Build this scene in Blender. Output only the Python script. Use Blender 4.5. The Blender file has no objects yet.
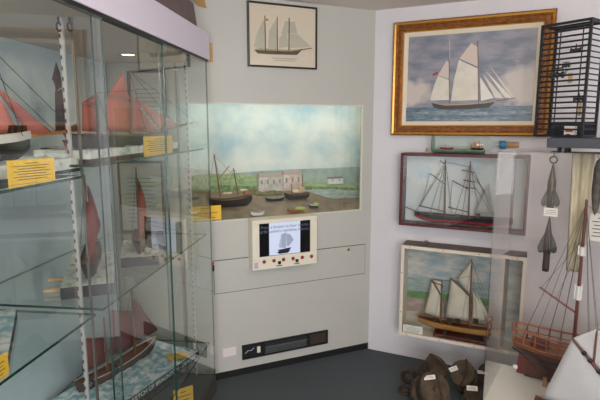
import bpy, math, random
from mathutils import Vector, Matrix
random.seed(7)
C = bpy.context.scene.collection
S = bpy.context.scene
PI = math.pi

# ------------------------------------------------------------------ camera
FOC = 486.0
PITCH = math.atan(75 / FOC)
EYE = Vector((0, 0, 1.5))
cd = bpy.data.cameras.new('camera')
cam = bpy.data.objects.new('camera', cd)
C.objects.link(cam)
cam.location = EYE
cam.rotation_euler = (PI / 2 - PITCH, 0, 0)
cd.sensor_width = 36
cd.lens = FOC / 600 * 36
cd.clip_start = 0.02
S.camera = cam
S.view_settings.view_transform = 'Standard'
S.view_settings.look = 'None'
S.view_settings.exposure = 0.0
S.view_settings.gamma = 1.0
S.cycles.transparent_max_bounces = 48
S.cycles.max_bounces = 10
S.cycles.sample_clamp_indirect = 4.0


def ray(px, py):
    u = (px - 300) / FOC
    v = (200 - py) / FOC
    return Vector((u, math.cos(PITCH) + v * math.sin(PITCH), -math.sin(PITCH) + v * math.cos(PITCH)))


class Fr:
    """A place in the room: origin and heading. x runs to the viewer's right, y away, z up."""
    def __init__(s, o, a):
        s.o = Vector(o)
        s.a = a
        s.X = Vector((math.cos(a), math.sin(a), 0))
        s.Y = Vector((-math.sin(a), math.cos(a), 0))

    def w(s, x, y, z):
        return s.o + s.X * x + s.Y * y + Vector((0, 0, z))

    def loc(s, p):
        d = p - s.o
        return Vector((d.dot(s.X), d.dot(s.Y), d.z))

    def sub(s, x, y, z, rz=0):
        return Fr(s.w(x, y, z), s.a + rz)

    def pix(s, px, py, y=0):
        d = ray(px, py)
        t = (s.o + s.Y * y - EYE).dot(s.Y) / d.dot(s.Y)
        q = s.loc(EYE + d * t)
        return (q.x, q.z)

    def pixz(s, px, py, z):
        d = ray(px, py)
        t = (s.o.z + z - EYE.z) / d.z
        q = s.loc(EYE + d * t)
        return (q.x, q.y)


def floor_at(px, py, z=0):
    d = ray(px, py)
    return EYE + d * ((z - EYE.z) / d.z)


# ------------------------------------------------------------------ materials
def lin(c):
    r = []
    for v in c:
        v /= 255
        r.append(v / 12.92 if v <= .04045 else ((v + .055) / 1.055) ** 2.4)
    return (*r, 1)


MATS = {}


def mat(name, rgb, rough=.6, metal=0, var=0, scale=8, bump=0, bscale=60, rgb2=None, spec=None, stretch=None, emit=0, thr=None):
    if name in MATS:
        return MATS[name]
    m = bpy.data.materials.new(name)
    m.use_nodes = True
    nt = m.node_tree
    b = nt.nodes['Principled BSDF']
    b.inputs['Base Color'].default_value = lin(rgb)
    b.inputs['Roughness'].default_value = rough
    b.inputs['Metallic'].default_value = metal
    if spec is not None:
        b.inputs['Specular IOR Level'].default_value = spec
    if emit:
        b.inputs['Emission Color'].default_value = lin(rgb)
        b.inputs['Emission Strength'].default_value = emit
    if var or rgb2 or bump:
        tc = nt.nodes.new('ShaderNodeTexCoord')
        src = tc.outputs['Object']
        if stretch:
            mp = nt.nodes.new('ShaderNodeMapping')
            mp.inputs['Scale'].default_value = stretch
            nt.links.new(src, mp.inputs['Vector'])
            src = mp.outputs['Vector']
    if var or rgb2:
        n = nt.nodes.new('ShaderNodeTexNoise')
        n.inputs['Scale'].default_value = scale
        n.inputs['Detail'].default_value = 5
        nt.links.new(src, n.inputs['Vector'])
        cr = nt.nodes.new('ShaderNodeValToRGB')
        c1 = lin(rgb)
        if rgb2:
            c2 = lin(rgb2)
            lo, hi = thr or (.35, .65)
        else:
            c2 = tuple(max(0, x * (1 - var)) for x in c1[:3]) + (1,)
            c1 = tuple(min(1, x * (1 + var * .5)) for x in c1[:3]) + (1,)
            lo, hi = .3, .7
        cr.color_ramp.elements[0].position = lo
        cr.color_ramp.elements[1].position = hi
        cr.color_ramp.elements[0].color = c1
        cr.color_ramp.elements[1].color = c2
        nt.links.new(n.outputs['Fac'], cr.inputs['Fac'])
        nt.links.new(cr.outputs['Color'], b.inputs['Base Color'])
    if bump:
        n2 = nt.nodes.new('ShaderNodeTexNoise')
        n2.inputs['Scale'].default_value = bscale
        n2.inputs['Detail'].default_value = 4
        nt.links.new(src, n2.inputs['Vector'])
        bp = nt.nodes.new('ShaderNodeBump')
        bp.inputs['Strength'].default_value = bump
        bp.inputs['Distance'].default_value = .01
        nt.links.new(n2.outputs['Fac'], bp.inputs['Height'])
        nt.links.new(bp.outputs['Normal'], b.inputs['Normal'])
    MATS[name] = m
    return m


def clear(name, tint, ior=1.5, rough=0.0, k=1.7):
    """Thin clear sheet: tinted see-through plus a Fresnel reflection on outer faces."""
    if name in MATS:
        return MATS[name]
    m = bpy.data.materials.new(name)
    m.use_nodes = True
    nt = m.node_tree
    nt.nodes.remove(nt.nodes['Principled BSDF'])
    out = nt.nodes['Material Output']
    tr = nt.nodes.new('ShaderNodeBsdfTransparent')
    tr.inputs['Color'].default_value = (*tint, 1)
    gl = nt.nodes.new('ShaderNodeBsdfGlossy')
    gl.inputs['Roughness'].default_value = rough
    gl.inputs['Color'].default_value = (1, 1, 1, 1)
    fr = nt.nodes.new('ShaderNodeFresnel')
    fr.inputs['IOR'].default_value = ior
    ge = nt.nodes.new('ShaderNodeNewGeometry')
    inv = nt.nodes.new('ShaderNodeMath')
    inv.operation = 'SUBTRACT'
    inv.inputs[0].default_value = 1.0
    nt.links.new(ge.outputs['Backfacing'], inv.inputs[1])
    two = nt.nodes.new('ShaderNodeMath')          # both surfaces of the sheet reflect
    two.operation = 'MULTIPLY'
    two.inputs[1].default_value = k
    nt.links.new(inv.outputs[0], two.inputs[0])
    mul = nt.nodes.new('ShaderNodeMath')
    mul.operation = 'MULTIPLY'
    mul.use_clamp = True
    nt.links.new(fr.outputs[0], mul.inputs[0])
    nt.links.new(two.outputs[0], mul.inputs[1])
    mx = nt.nodes.new('ShaderNodeMixShader')
    nt.links.new(mul.outputs[0], mx.inputs[0])
    nt.links.new(tr.outputs[0], mx.inputs[1])
    nt.links.new(gl.outputs[0], mx.inputs[2])
    nt.links.new(mx.outputs[0], out.inputs['Surface'])
    MATS[name] = m
    return m


GLASS = clear('clear_glass', (.965, .982, .974))
SHELFG = clear('shelf_glass', (.94, .97, .958))
ACRYL = clear('acrylic_sheet', (.975, .97, .965))
BOTTLEG = clear('bottle_glass', (.93, .965, .945), k=1.0)
EDGE = mat('glass_edge', (20, 62, 52), .15, spec=.8)
ACEDGE = clear('acrylic_edge', (.80, .79, .77))
WOOD = mat('varnished_wood', (112, 66, 36), .45, var=.35, scale=20, stretch=(1, 6, 6))
DWOOD = mat('dark_wood', (62, 38, 28), .5, var=.3, scale=20)
SPAR = mat('spar_wood', (120, 78, 48), .5)
BLACK = mat('black_paint', (22, 22, 24), .4)
LINE = mat('rigging_line', (40, 34, 30), .8)
CREAM = mat('cream_paint', (228, 222, 200), .5)
WHITE = mat('white_paint', (232, 230, 226), .5)
YELLOW = mat('yellow_card', (236, 190, 62), .7)
INK = mat('printed_ink', (70, 58, 40), .8)
PAPER = mat('white_card', (232, 228, 220), .7)
SEA = mat('painted_sea', (136, 182, 196), .45, rgb2=(240, 244, 242), scale=28, bump=.5, bscale=40, thr=(.42, .62))
SEAW = mat('white_water', (232, 234, 226), .5, rgb2=(138, 160, 160), scale=26, bump=.6, bscale=40, thr=(.48, .72))
SLATE = mat('slate_edge', (58, 60, 68), .6, var=.3)
BRASS = mat('brass', (170, 130, 60), .35, metal=1)
STEEL = mat('steel', (170, 172, 175), .3, metal=1)


# ------------------------------------------------------------------ mesh building
class MB:
    def __init__(s):
        s.v, s.f, s.m, s.sm = [], [], [], []

    def add(s, vs, fs, m=0, smooth=False):
        o = len(s.v)
        s.v += [tuple(p) for p in vs]
        for i, f in enumerate(fs):
            s.f.append(tuple(o + k for k in f))
            s.m.append(m[i] if isinstance(m, (list, tuple)) else m)
            s.sm.append(smooth)
        return s

    def box(s, x0, x1, y0, y1, z0, z1, m=0):
        vs = [(x, y, z) for x in (x0, x1) for y in (y0, y1) for z in (z0, z1)]
        fs = [(0, 1, 3, 2), (4, 6, 7, 5), (0, 4, 5, 1), (2, 3, 7, 6), (0, 2, 6, 4), (1, 5, 7, 3)]  # -x +x -y +y -z +z
        return s.add(vs, fs, m)

    def cyl(s, p0, p1, r0, r1=None, n=10, m=0, caps=True):
        p0, p1 = Vector(p0), Vector(p1)
        r1 = r0 if r1 is None else r1
        d = (p1 - p0).normalized()
        a = d.orthogonal().normalized()
        b = d.cross(a)
        vs = []
        for p, r in ((p0, r0), (p1, r1)):
            for i in range(n):
                t = 2 * PI * i / n
                vs.append(p + (a * math.cos(t) + b * math.sin(t)) * r)
        s.add(vs, [(i, (i + 1) % n, n + (i + 1) % n, n + i) for i in range(n)], m, n > 5)
        if caps:
            s.add(vs, [tuple(range(n))[::-1], tuple(range(n, 2 * n))], m)
        return s

    def tube(s, pts, r, n=6, m=0, closed=False):
        pts = [Vector(p) for p in pts]
        k = len(pts)
        rings = []
        a = None
        for i, p in enumerate(pts):
            q0 = pts[(i - 1) % k] if closed or i else pts[i]
            q1 = pts[(i + 1) % k] if closed or i < k - 1 else pts[i]
            d = (q1 - q0).normalized()
            if a is None:
                a = d.orthogonal().normalized()
            a = (a - d * a.dot(d)).normalized()
            b = d.cross(a)
            rr = r[i] if isinstance(r, (list, tuple)) else r
            rings.append([p + (a * math.cos(2 * PI * j / n) + b * math.sin(2 * PI * j / n)) * rr for j in range(n)])
        vs = [q for rg in rings for q in rg]
        fs = []
        for i in range(k if closed else k - 1):
            i2 = (i + 1) % k
            for j in range(n):
                fs.append((i * n + j, i * n + (j + 1) % n, i2 * n + (j + 1) % n, i2 * n + j))
        s.add(vs, fs, m, True)
        if not closed:
            s.add(vs, [tuple(range(n))[::-1], tuple(range((k - 1) * n, k * n))], m)
        return s

    def ring(s, c, R, r, ax=(0, 1, 0), n=16, m=0, k=6):
        ax = Vector(ax).normalized()
        a = ax.orthogonal().normalized()
        b = ax.cross(a)
        c = Vector(c)
        return s.tube([c + (a * math.cos(2 * PI * i / n) + b * math.sin(2 * PI * i / n)) * R for i in range(n)], r, k, m, True)

    def lathe(s, prof, n=16, m=0, M=None, smooth=True):
        vs = []
        for r, z in prof:
            for i in range(n):
                t = 2 * PI * i / n
                p = Vector((r * math.cos(t), r * math.sin(t), z))
                vs.append(M @ p if M else p)
        fs = []
        mm = []
        for j in range(len(prof) - 1):
            for i in range(n):
                fs.append((j * n + i, j * n + (i + 1) % n, (j + 1) * n + (i + 1) % n, (j + 1) * n + i))
                mm.append(m[j] if isinstance(m, (list, tuple)) else m)
        return s.add(vs, fs, mm, smooth)

    def prism(s, poly, y0, y1, m=0, mside=None):
        """polygon in x,z extruded along y"""
        n = len(poly)
        vs = [(x, y0, z) for x, z in poly] + [(x, y1, z) for x, z in poly]
        s.add(vs, [tuple(range(n)), tuple(range(n, 2 * n))[::-1]], m)
        return s.add(vs, [((i + 1) % n, i, n + i, n + (i + 1) % n) for i in range(n)], m if mside is None else mside)

    def flat(s, poly, y, m=0):
        return s.add([(x, y, z) for x, z in poly], [tuple(range(len(poly)))], m)

    def ell(s, c, r, m=0, nu=14, nv=8, M=None):
        vs, fs = [], []
        c = Vector(c)
        for j in range(nv + 1):
            ph = -PI / 2 + PI * j / nv
            for i in range(nu):
                t = 2 * PI * i / nu
                p = Vector((r[0] * math.cos(ph) * math.cos(t), r[1] * math.cos(ph) * math.sin(t), r[2] * math.sin(ph)))
                if M:
                    p = M @ p
                vs.append(c + p)
        for j in range(nv):
            for i in range(nu):
                fs.append((j * nu + i, j * nu + (i + 1) % nu, (j + 1) * nu + (i + 1) % nu, (j + 1) * nu + i))
        return s.add(vs, fs, m, True)

    def sail(s, pts, y0, belly, m=0, n=6):
        """cloth patch between 3 or 4 corners given in x,z, bellied along y"""
        p = list(pts)
        if len(p) == 3:
            p.append(p[2])
        A, B, Cc, D = [Vector((x, 0, z)) for x, z in p]
        vs = []
        for j in range(n + 1):
            for i in range(n + 1):
                u, v = i / n, j / n
                q = (A * (1 - u) + B * u) * (1 - v) + (D * (1 - u) + Cc * u) * v
                q.y = y0 + belly * math.sin(PI * u) * math.sin(PI * (.15 + .7 * v))
                vs.append(q)
        fs = [(j * (n + 1) + i, j * (n + 1) + i + 1, (j + 1) * (n + 1) + i + 1, (j + 1) * (n + 1) + i) for j in range(n) for i in range(n)]
        return s.add(vs, fs, m, True)

    def hull(s, x0, x1, zk, zs, zm, zb, beam, m=(0, 1, 2, 3), split=.45, y=0, n=20, k=7, cut=0.0, counter=.35, rail=True):
        """stern at x0, bow at x1; bottom / topside / deck / rail materials"""
        prof = []
        for i in range(n + 1):
            t = i / n
            x = x0 + (x1 - x0) * t
            f = .72 + .28 * math.sin(min(t / .35, 1) * PI / 2)
            if t > .5:
                f *= max(.03, math.cos(((t - .5) / .5) ** 1.9 * PI / 2))
            hb = beam / 2 * f
            # sheer through three heights
            zt = zs * (1 - t / .45) * (1 - t) + zm * t * (1 - t) / (.45 * .55) + zb * t * (t - .45) / .55
            kk = zk
            if t > .8:
                kk += (zt - zk) * .5 * ((t - .8) / .2) ** 2
            if t < .18:
                kk += (zt - zk) * counter * (.18 - t) / .18
            pts = []
            for j in range(k + 1):
                a = cut + (1 - cut) * j / k
                pts.append((x, hb * a ** .45, kk + (zt - kk) * (a - cut) / (1 - cut)))
            prof.append(pts)
        for sg in (1, -1):
            vs = [(p[0], y + sg * p[1], p[2]) for pts in prof for p in pts]
            fs, mm = [], []
            for i in range(n):
                for j in range(k):
                    q = (i * (k + 1) + j, (i + 1) * (k + 1) + j, (i + 1) * (k + 1) + j + 1, i * (k + 1) + j + 1)
                    fs.append(q if sg * (x1 - x0) < 0 else q[::-1])
                    mm.append(m[0] if (j + .5) / k < split else m[1])
            s.add(vs, fs, mm, True)
            if rail:
                s.tube([(p[k][0], y + sg * p[k][1], p[k][2]) for p in prof], beam * .035, 5, m[3])
        # bottom strip, deck, transom
        for i in range(n):
            a, b = prof[i], prof[i + 1]
            for j, mi in ((k - 1, m[2]), (0, m[0])):
                s.add([(a[j][0], y - a[j][1], a[j][2]), (a[j][0], y + a[j][1], a[j][2]), (b[j][0], y + b[j][1], b[j][2]), (b[j][0], y - b[j][1], b[j][2])], [(0, 1, 2, 3)], mi)
        st = prof[0]
        s.add([(p[0], y - p[1], p[2]) for p in st] + [(p[0], y + p[1], p[2]) for p in st[::-1]], [tuple(range(2 * k + 2))], m[1])
        return s

    def build(s, name, mats, parent=None, fr=None, bev=0, solid=0, sub=0):
        me = bpy.data.meshes.new(name)
        me.from_pydata(s.v, [], s.f)
        if not isinstance(mats, (list, tuple)):
            mats = [mats]
        for q in mats:
            me.materials.append(q)
        me.polygons.foreach_set('material_index', s.m)
        me.polygons.foreach_set('use_smooth', s.sm)
        me.update()
        o = bpy.data.objects.new(name, me)
        C.objects.link(o)
        if parent is not None:
            o.parent = parent
        if fr is not None:
            o.location = fr.o
            o.rotation_euler = (0, 0, fr.a)
        if solid:
            q = o.modifiers.new('thickness', 'SOLIDIFY')
            q.thickness = solid
        if bev:
            q = o.modifiers.new('edges', 'BEVEL')
            q.width = bev
            q.segments = 2
            q.limit_method = 'ANGLE'
            q.angle_limit = math.radians(40)
        return o


def tag(o, label, cat, group=None):
    o['label'] = label
    o['category'] = cat
    if group:
        o['group'] = group
    return o


def thing(name, label, cat, fr, group=None):
    o = bpy.data.objects.new(name, None)
    o.empty_display_size = .05
    C.objects.link(o)
    o.location = fr.o
    o.rotation_euler = (0, 0, fr.a)
    return tag(o, label, cat, group)


def struct(o):
    o['kind'] = 'structure'
    return o


def pane(mb, x0, x1, y0, y1, z0, z1, axis, mg=0, me=1):
    big = {'x': (0, 1), 'y': (2, 3), 'z': (4, 5)}[axis]
    mb.box(x0, x1, y0, y1, z0, z1, [mg if i in big else me for i in range(6)])
    return mb


def text_mesh(name, body, size, material, parent, x, y, z, align='CENTER', lean=0, width=0):
    cu = bpy.data.curves.new(name, 'FONT')
    cu.body = body
    cu.size = size
    cu.align_x = align
    cu.extrude = .0003
    tmp = bpy.data.objects.new(name, cu)
    C.objects.link(tmp)
    bpy.context.view_layer.update()
    me = bpy.data.meshes.new_from_object(tmp.evaluated_get(bpy.context.evaluated_depsgraph_get()))
    bpy.data.objects.remove(tmp)
    o = bpy.data.objects.new(name, me)
    C.objects.link(o)
    me.materials.clear()
    me.materials.append(material)
    if width:
        xs = [v.co.x for v in me.vertices]
        k = width / (max(xs) - min(xs))
        for v in me.vertices:
            v.co.x *= k
            v.co.y *= k
    o.parent = parent
    o.location = (x, y, z)
    o.rotation_euler = (PI / 2, lean, 0)
    return o


# ------------------------------------------------------------------ the places everything hangs on
CORNER = floor_at(368, 348.6)
R = Fr(CORNER, math.radians(-25))        # right wall
B = Fr(CORNER, math.radians(23.5))       # display wall
kk = floor_at(207, 59.9, 1.83)
CAB = Fr((kk.x, kk.y, 0), math.radians(83.5))      # glass cabinet, y into the cabinet
END = Fr((kk.x, kk.y, 0), math.radians(-6.5))      # its far end
ca = floor_at(497, 151, 1.39)
CASE = Fr((ca.x, ca.y, 0), math.radians(-33))      # acrylic case on the right
CEIL = 2.19

# ------------------------------------------------------------------ setting
M_PANEL = mat('panel_paint', (189, 188, 181), .45, var=.03, scale=3)
M_WALLR = mat('whitewashed_wall', (217, 213, 216), .75, var=.04, scale=4, bump=.25, bscale=30)
M_CEIL = mat('ceiling_paint', (232, 222, 212), .8, var=.04, scale=3)
M_CARPET = mat('carpet', (62, 68, 74), .95, rgb2=(88, 94, 98), scale=160, bump=.6, bscale=300)
M_PLINTH = mat('plinth_black', (12, 12, 13), .7)
M_WOODW = mat('rear_wall_paint', (214, 206, 198), .8)

mb = MB()
mb.box(-2.6, 3.6, -2.2, 4.2, -.1, 0)
struct(mb.build('floor', M_CARPET))
mb = MB()
mb.box(-2.6, 3.6, -2.2, 4.2, CEIL, CEIL + .1)
struct(mb.build('ceiling', M_CEIL))
mb = MB()
mb.box(0, 3.2, 0, .1, 0, CEIL)
struct(mb.build('wall_right', M_WALLR, fr=R))

# window opening of the built-in diorama
WX0, WX1, WZ0, WZ1 = -1.165, B.pix(362.5, 150)[0], B.pix(362, 210.2)[1], B.pix(363.8, 105.2)[1]
PL = -1.2
RD = .34
mb = MB()
z_pl = .045
for x0, x1, z0, z1 in ((PL, 0, z_pl, WZ0), (PL, 0, WZ1, CEIL), (PL, WX0, WZ0, WZ1), (WX1, 0, WZ0, WZ1)):
    mb.box(x0, x1, 0, .018, z0, z1)
struct(mb.build('wall_back', M_PANEL, fr=B))
mb = MB()
mb.box(PL, -.002, .004, .018, 0, z_pl - .001)
struct(mb.build('baseboard_back', M_PLINTH, fr=B))
M_LINER = mat('window_liner', (216, 214, 192), .5)
mb = MB()
RX0, RX1, RZ1 = WX0 - .03, WX1 + .33, WZ1 + .2
mb.box(RX0 - .01, RX0, .0185, RD, WZ0 - .01, RZ1 + .01)
mb.box(RX1, RX1 + .01, .0185, RD, WZ0 - .01, RZ1 + .01)
mb.box(RX0, RX1, .0185, RD, RZ1, RZ1 + .01)
mb.box(RX0, RX1, .0185, RD, WZ0 - .01, WZ0)
mb.box(RX0 - .01, RX1 + .01, RD, RD + .01, WZ0 - .01, RZ1 + .01)
mb.box(WX1 + .01, RX1, .0185, .024, WZ0, RZ1)
mb.box(RX0, WX1 + .01, .0185, .024, WZ1 + .006, RZ1)
struct(mb.build('trim_1', M_LINER, fr=B))
mb = MB()
# narrow cream lip round the window
for x0, x1, z0, z1 in ((WX0, WX1, WZ1 - .006, WZ1), (WX0, WX1, WZ0, WZ0 + .006), (WX0, WX0 + .006, WZ0 + .006, WZ1 - .006), (WX1 - .008, WX1, WZ0 + .006, WZ1 - .006)):
    mb.box(x0, x1, -.001, .012, z0, z1)
struct(mb.build('trim_2', M_LINER, fr=B))
mb = MB()
pane(mb, WX0 + .006, WX1 - .008, .012, .016, WZ0 + .006, WZ1 - .006, 'y')
struct(mb.build('window_1', [GLASS, EDGE], fr=B))

# end wall behind the cabinet, long walls behind it and behind the viewer
mb = MB()
mb.box(.03, .1, .19, 1.0, 0, CEIL)
struct(mb.build('wall_end', mat('end_wall_paint', (190, 182, 172), .7, var=.05, scale=5), fr=CAB))
mb = MB()
mb.box(-4.6, .1, .7, .78, 0, CEIL)
struct(mb.build('wall_left', M_WOODW, fr=CAB))
mb = MB()
mb.box(-2.6, 3.6, -2.2, -2.1, 0, CEIL)
struct(mb.build('wall_rear', M_WOODW))
mb = MB()
mb.box(3.4, 3.5, -2.2, 4.2, 0, CEIL)
struct(mb.build('wall_side', M_WOODW))

# ------------------------------------------------------------------ access hatch, lock, socket plate, grille on the display wall
M_GAP = mat('hatch_gap', (60, 62, 60), .8)
hx0, hx1 = B.pix(214, 270)[0], B.pix(364.4, 260)[0]
hz1 = B.pix(364.4, 244.2)[1]
hz0 = B.pix(364.4, 273.3)[1]
f = B.sub((hx0 + hx1) / 2, -.0005, hz0)
t = thing('access_hatch', 'long pale grey access hatch in the display wall, behind and below the cream screen unit', 'hatch', f)
hw = (hx1 - hx0) / 2
hh = hz1 - hz0
mb = MB()
mb.box(-hw, hw, -.003, .0, .002, hh - .002)
hp = mb.build('hatch_panel', M_PANEL, t)
mb = MB()
for x0, x1, z0, z1 in ((-hw - .003, hw + .003, -.002, .002), (-hw - .003, hw + .003, hh - .002, hh + .002), (-hw - .003, -hw, .002, hh - .002), (hw, hw + .003, .002, hh - .002)):
    mb.box(x0, x1, -.0008, 0, z0, z1)
mb.build('seam', M_GAP, t)
x, z = f.pix(348.5, 249.5, -.004)
mb = MB()
mb.lathe([(0, 0), (.009, 0), (.009, .005), (.006, .007), (0, .007)], 14, 0, Matrix.Translation((x, -.003, z)) @ Matrix.Rotation(PI / 2, 4, 'X'))
mb.build('lock', BRASS, hp)

x0, z0 = B.pix(222.5, 357.5)
x1, z1 = B.pix(236, 346)
f = B.sub((x0 + x1) / 2, 0, z0)
o = MB().box(-(x1 - x0) / 2, (x1 - x0) / 2, -.008, 0, 0, z1 - z0 - .002).build('socket_plate', mat('socket_white', (226, 214, 214), .4), fr=f, bev=.003)
tag(o, 'square white blank socket plate low on the wall left of the black grille', 'socket plate')

gx0, gz0 = B.pix(242, 358.5)
gx1, gz1 = B.pix(327.2, 330.5)
gz1b = B.pix(242, 344)[1]
gz0b = B.pix(327, 343.5)[1]
gz0 = (gz0 + gz0b) / 2
gz1 = (gz1 + gz1b) / 2
f = B.sub((gx0 + gx1) / 2, -.001, gz0)
t = thing('heater_grille', 'long black heater grille low in the display wall above the plinth', 'grille', f)
gw, gh = (gx1 - gx0) / 2, gz1 - gz0
mb = MB()
for a, b, c, d in ((-gw, gw, 0, .009), (-gw, gw, gh - .009, gh), (-gw, -gw + .008, .009, gh - .009), (gw - .008, gw, .009, gh - .009), (-gw * .55, -gw * .49, .009, gh - .009), (gw * .5, gw * .56, .009, gh - .009)):
    mb.box(a, b, -.012, 0, c, d)
mb.build('frame', M_PLINTH, t, bev=.001)
mb = MB()
mb.box(-gw * .49, gw * .5, -.002, 0, .009, gh - .009, 1)
for i in range(40):
    x = -gw * .48 + i * gw * .97 / 40
    mb.box(x, x + .003, -.006, -.002, .009, gh * .55, 0)
mb.box(-gw * .49, gw * .5, -.008, -.006, gh * .55, gh * .62, 0)
mb.build('mesh_panel', [mat('grille_grey', (92, 94, 96), .5), mat('grille_dark', (34, 36, 38), .6)], t)
mb = MB()
mb.box(gw * .56, gw - .008, -.003, 0, .009, gh - .009)
mb.build('end_plate', mat('dark_brown_plate', (58, 46, 38), .6), t)
mb = MB()
mb.box(-gw + .008, -gw * .55, -.002, 0, .009, gh - .009)
mb.build('control_panel', mat('smoked_panel', (36, 38, 42), .3), t)
mb = MB()
mb.box(-gw * .67, -gw * .6, -.008, -.002, gh * .3, gh * .72)
mb.build('switch', CREAM, t, bev=.001)
mb = MB()
mb.tube([(-gw * .93, -.006, gh * .4), (-gw * .88, -.01, gh * .6), (-gw * .8, -.008, gh * .55), (-gw * .74, -.006, gh * .7)], .003, 6)
mb.build('lead', mat('grey_lead', (150, 156, 160), .5), t)

# key lock with red tab on the wall beside the cabinet edge
x, z = B.pix(212.5, 267, 0)
f = B.sub(x, 0, z)
t = thing('key_lock', 'small black lock with a red tab on the wall beside the cabinet edge', 'lock', f)
MB().box(-.008, .008, -.014, 0, -.022, .012).build('lock_body', BLACK, t, bev=.002)
MB().box(-.011, .006, -.012, 0, .016, .032).build('tab', mat('red_plastic', (190, 40, 50), .4), t, bev=.002)

# ------------------------------------------------------------------ diorama behind the window
M_SKYP = None


def backdrop_material():
    m = bpy.data.materials.new('painted_backdrop')
    m.use_nodes = True
    nt = m.node_tree
    b = nt.nodes['Principled BSDF']
    b.inputs['Roughness'].default_value = .8
    tc = nt.nodes.new('ShaderNodeTexCoord')
    mp = nt.nodes.new('ShaderNodeMapping')
    mp.inputs['Scale'].default_value = (1, 1, 1.25)
    mp.inputs['Location'].default_value = (.9, 0, .37)
    nt.links.new(tc.outputs['Object'], mp.inputs['Vector'])
    n = nt.nodes.new('ShaderNodeTexNoise')
    n.inputs['Scale'].default_value = 3.6
    n.inputs['Detail'].default_value = 5
    n.inputs['Roughness'].default_value = .55
    nt.links.new(mp.outputs[0], n.inputs['Vector'])
    cr = nt.nodes.new('ShaderNodeValToRGB')
    e = cr.color_ramp.elements
    e[0].position, e[0].color = .36, lin((166, 194, 206))
    e[1].position, e[1].color = .66, lin((224, 226, 220))
    q = e.new(.5)
    q.color = lin((200, 212, 210))
    nt.links.new(n.outputs['Fac'], cr.inputs['Fac'])
    nt.links.new(cr.outputs[0], b.inputs['Base Color'])
    return m


M_HILL = mat('painted_hill', (140, 160, 160), .8, rgb2=(168, 182, 168), scale=14)
M_FIELD = mat('painted_field', (136, 166, 112), .8, rgb2=(176, 190, 148), scale=22, stretch=(1, 1, 3))
M_HEDGE = mat('painted_hedge', (86, 120, 74), .8, rgb2=(150, 172, 124), scale=40)
M_FOGGY = mat('painted_estuary', (150, 166, 156), .8, rgb2=(186, 196, 190), scale=18, stretch=(1, 1, 4))
DB = RD - .004
f = B.sub((RX0 + RX1) / 2, DB, WZ0)
mb = MB()
ww = (RX1 - RX0) / 2 - .002
wh = RZ1 - WZ0 - .002


def bp(px, py):
    x, z = f.pix(px, py, 0)
    return (max(-ww, min(ww, x)), max(.001, min(wh, z)))


mb.flat([(-ww, .001), (ww, .001), (ww, wh), (-ww, wh)], 0, 0)
mb.flat([bp(170, 176), bp(225, 174), bp(260, 171), bp(300, 169), bp(330, 168), bp(362, 166.5), bp(430, 166.5), bp(430, 200), bp(170, 200)], -.0008, 1)
mb.flat([bp(170, 178), bp(205, 174), bp(240, 174), bp(268, 178), bp(300, 181), bp(340, 183), bp(430, 181), bp(430, 205), bp(170, 205)], -.0016, 2)
mb.flat([bp(170, 187), bp(230, 185), bp(262, 187), bp(300, 186), bp(340, 187), bp(430, 186), bp(430, 214), bp(170, 204)], -.0024, 3)
mb.flat([bp(300, 190), bp(330, 189), bp(430, 188), bp(430, 216), bp(300, 216)], -.0032, 4)
o = mb.build('painted_backdrop', [backdrop_material(), M_HILL, M_FIELD, M_HEDGE, M_FOGGY], fr=f)
tag(o, 'painted estuary sky with hills and green fields behind the model harbour', 'painted backdrop')


def gz(x, y):
    rr = min(1, max(0, (x - WX1 + .38) / .38))
    rr = rr * rr * (3 - 2 * rr)
    return WZ0 + .004 + (.125 - .1 * rr) * (max(y - .03, 0) / (RD - .03)) ** .75 + .004 * math.sin(x * 23) * math.sin(y * 31 + x * 9)


mb = MB()
nx, ny = 40, 14
vs = [(RX0 + .001 + (RX1 - RX0 - .002) * i / nx, .02 + (DB - .025) * j / ny, 0) for j in range(ny + 1) for i in range(nx + 1)]
vs = [(x, y, gz(x, y)) for x, y, z in vs]
mb.add(vs, [(j * (nx + 1) + i, j * (nx + 1) + i + 1, (j + 1) * (nx + 1) + i + 1, (j + 1) * (nx + 1) + i) for j in range(ny) for i in range(nx)], 0, True)
o = mb.build('mud_flat', mat('estuary_mud', (142, 124, 100), .75, rgb2=(112, 100, 82), scale=14, bump=.5, bscale=50), fr=B)
o['kind'] = 'structure'


def on_mud(px, py):
    """where the line of sight meets the mud"""
    y = .03
    while y < DB - .03:
        x, z = B.pix(px, py, y)
        if z <= gz(x, y):
            break
        y += .002
    return x, y, gz(x, y)


def px_len(px0, px1, py, y):
    return abs(B.pix(px1, py, y)[0] - B.pix(px0, py, y)[0])


M_FURL = mat('furled_canvas', (216, 200, 170), .8)
GB = 'model boats lying on the diorama mud'
# large ketch
x, y, z = on_mud(231, 207)
f = B.sub(x, y, z - .002)
t = thing('model_ketch', 'largest model in the diorama, black two-masted ketch with furled sails, left end of the mud', 'model ship', f, GB)
a0 = f.pix(209, 198)
a1 = f.pix(252, 194)
mid = f.pix(231, 199)
mb = MB()
mb.hull(a0[0], a1[0], 0, a0[1], mid[1], a1[1], .075, (0, 0, 1, 2), counter=.3)
mb.build('hull', [BLACK, WOOD, SPAR], t)
for (p, q) in (((220.5, 197), (214, 154)), ((238, 194), (233.5, 168))):
    b0, b1 = f.pix(*p), f.pix(*q)
    MB().cyl((b0[0], 0, b0[1]), (b1[0], 0, b1[1]), .0045, .003, 8).build('mast', SPAR, t)
b0, b1 = f.pix(218.5, 179), f.pix(229, 166)
MB().cyl((b0[0], -.004, b0[1]), (b1[0], -.004, b1[1]), .003, n=6).build('gaff', mat('gaff_orange', (176, 112, 70), .6), t)
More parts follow.
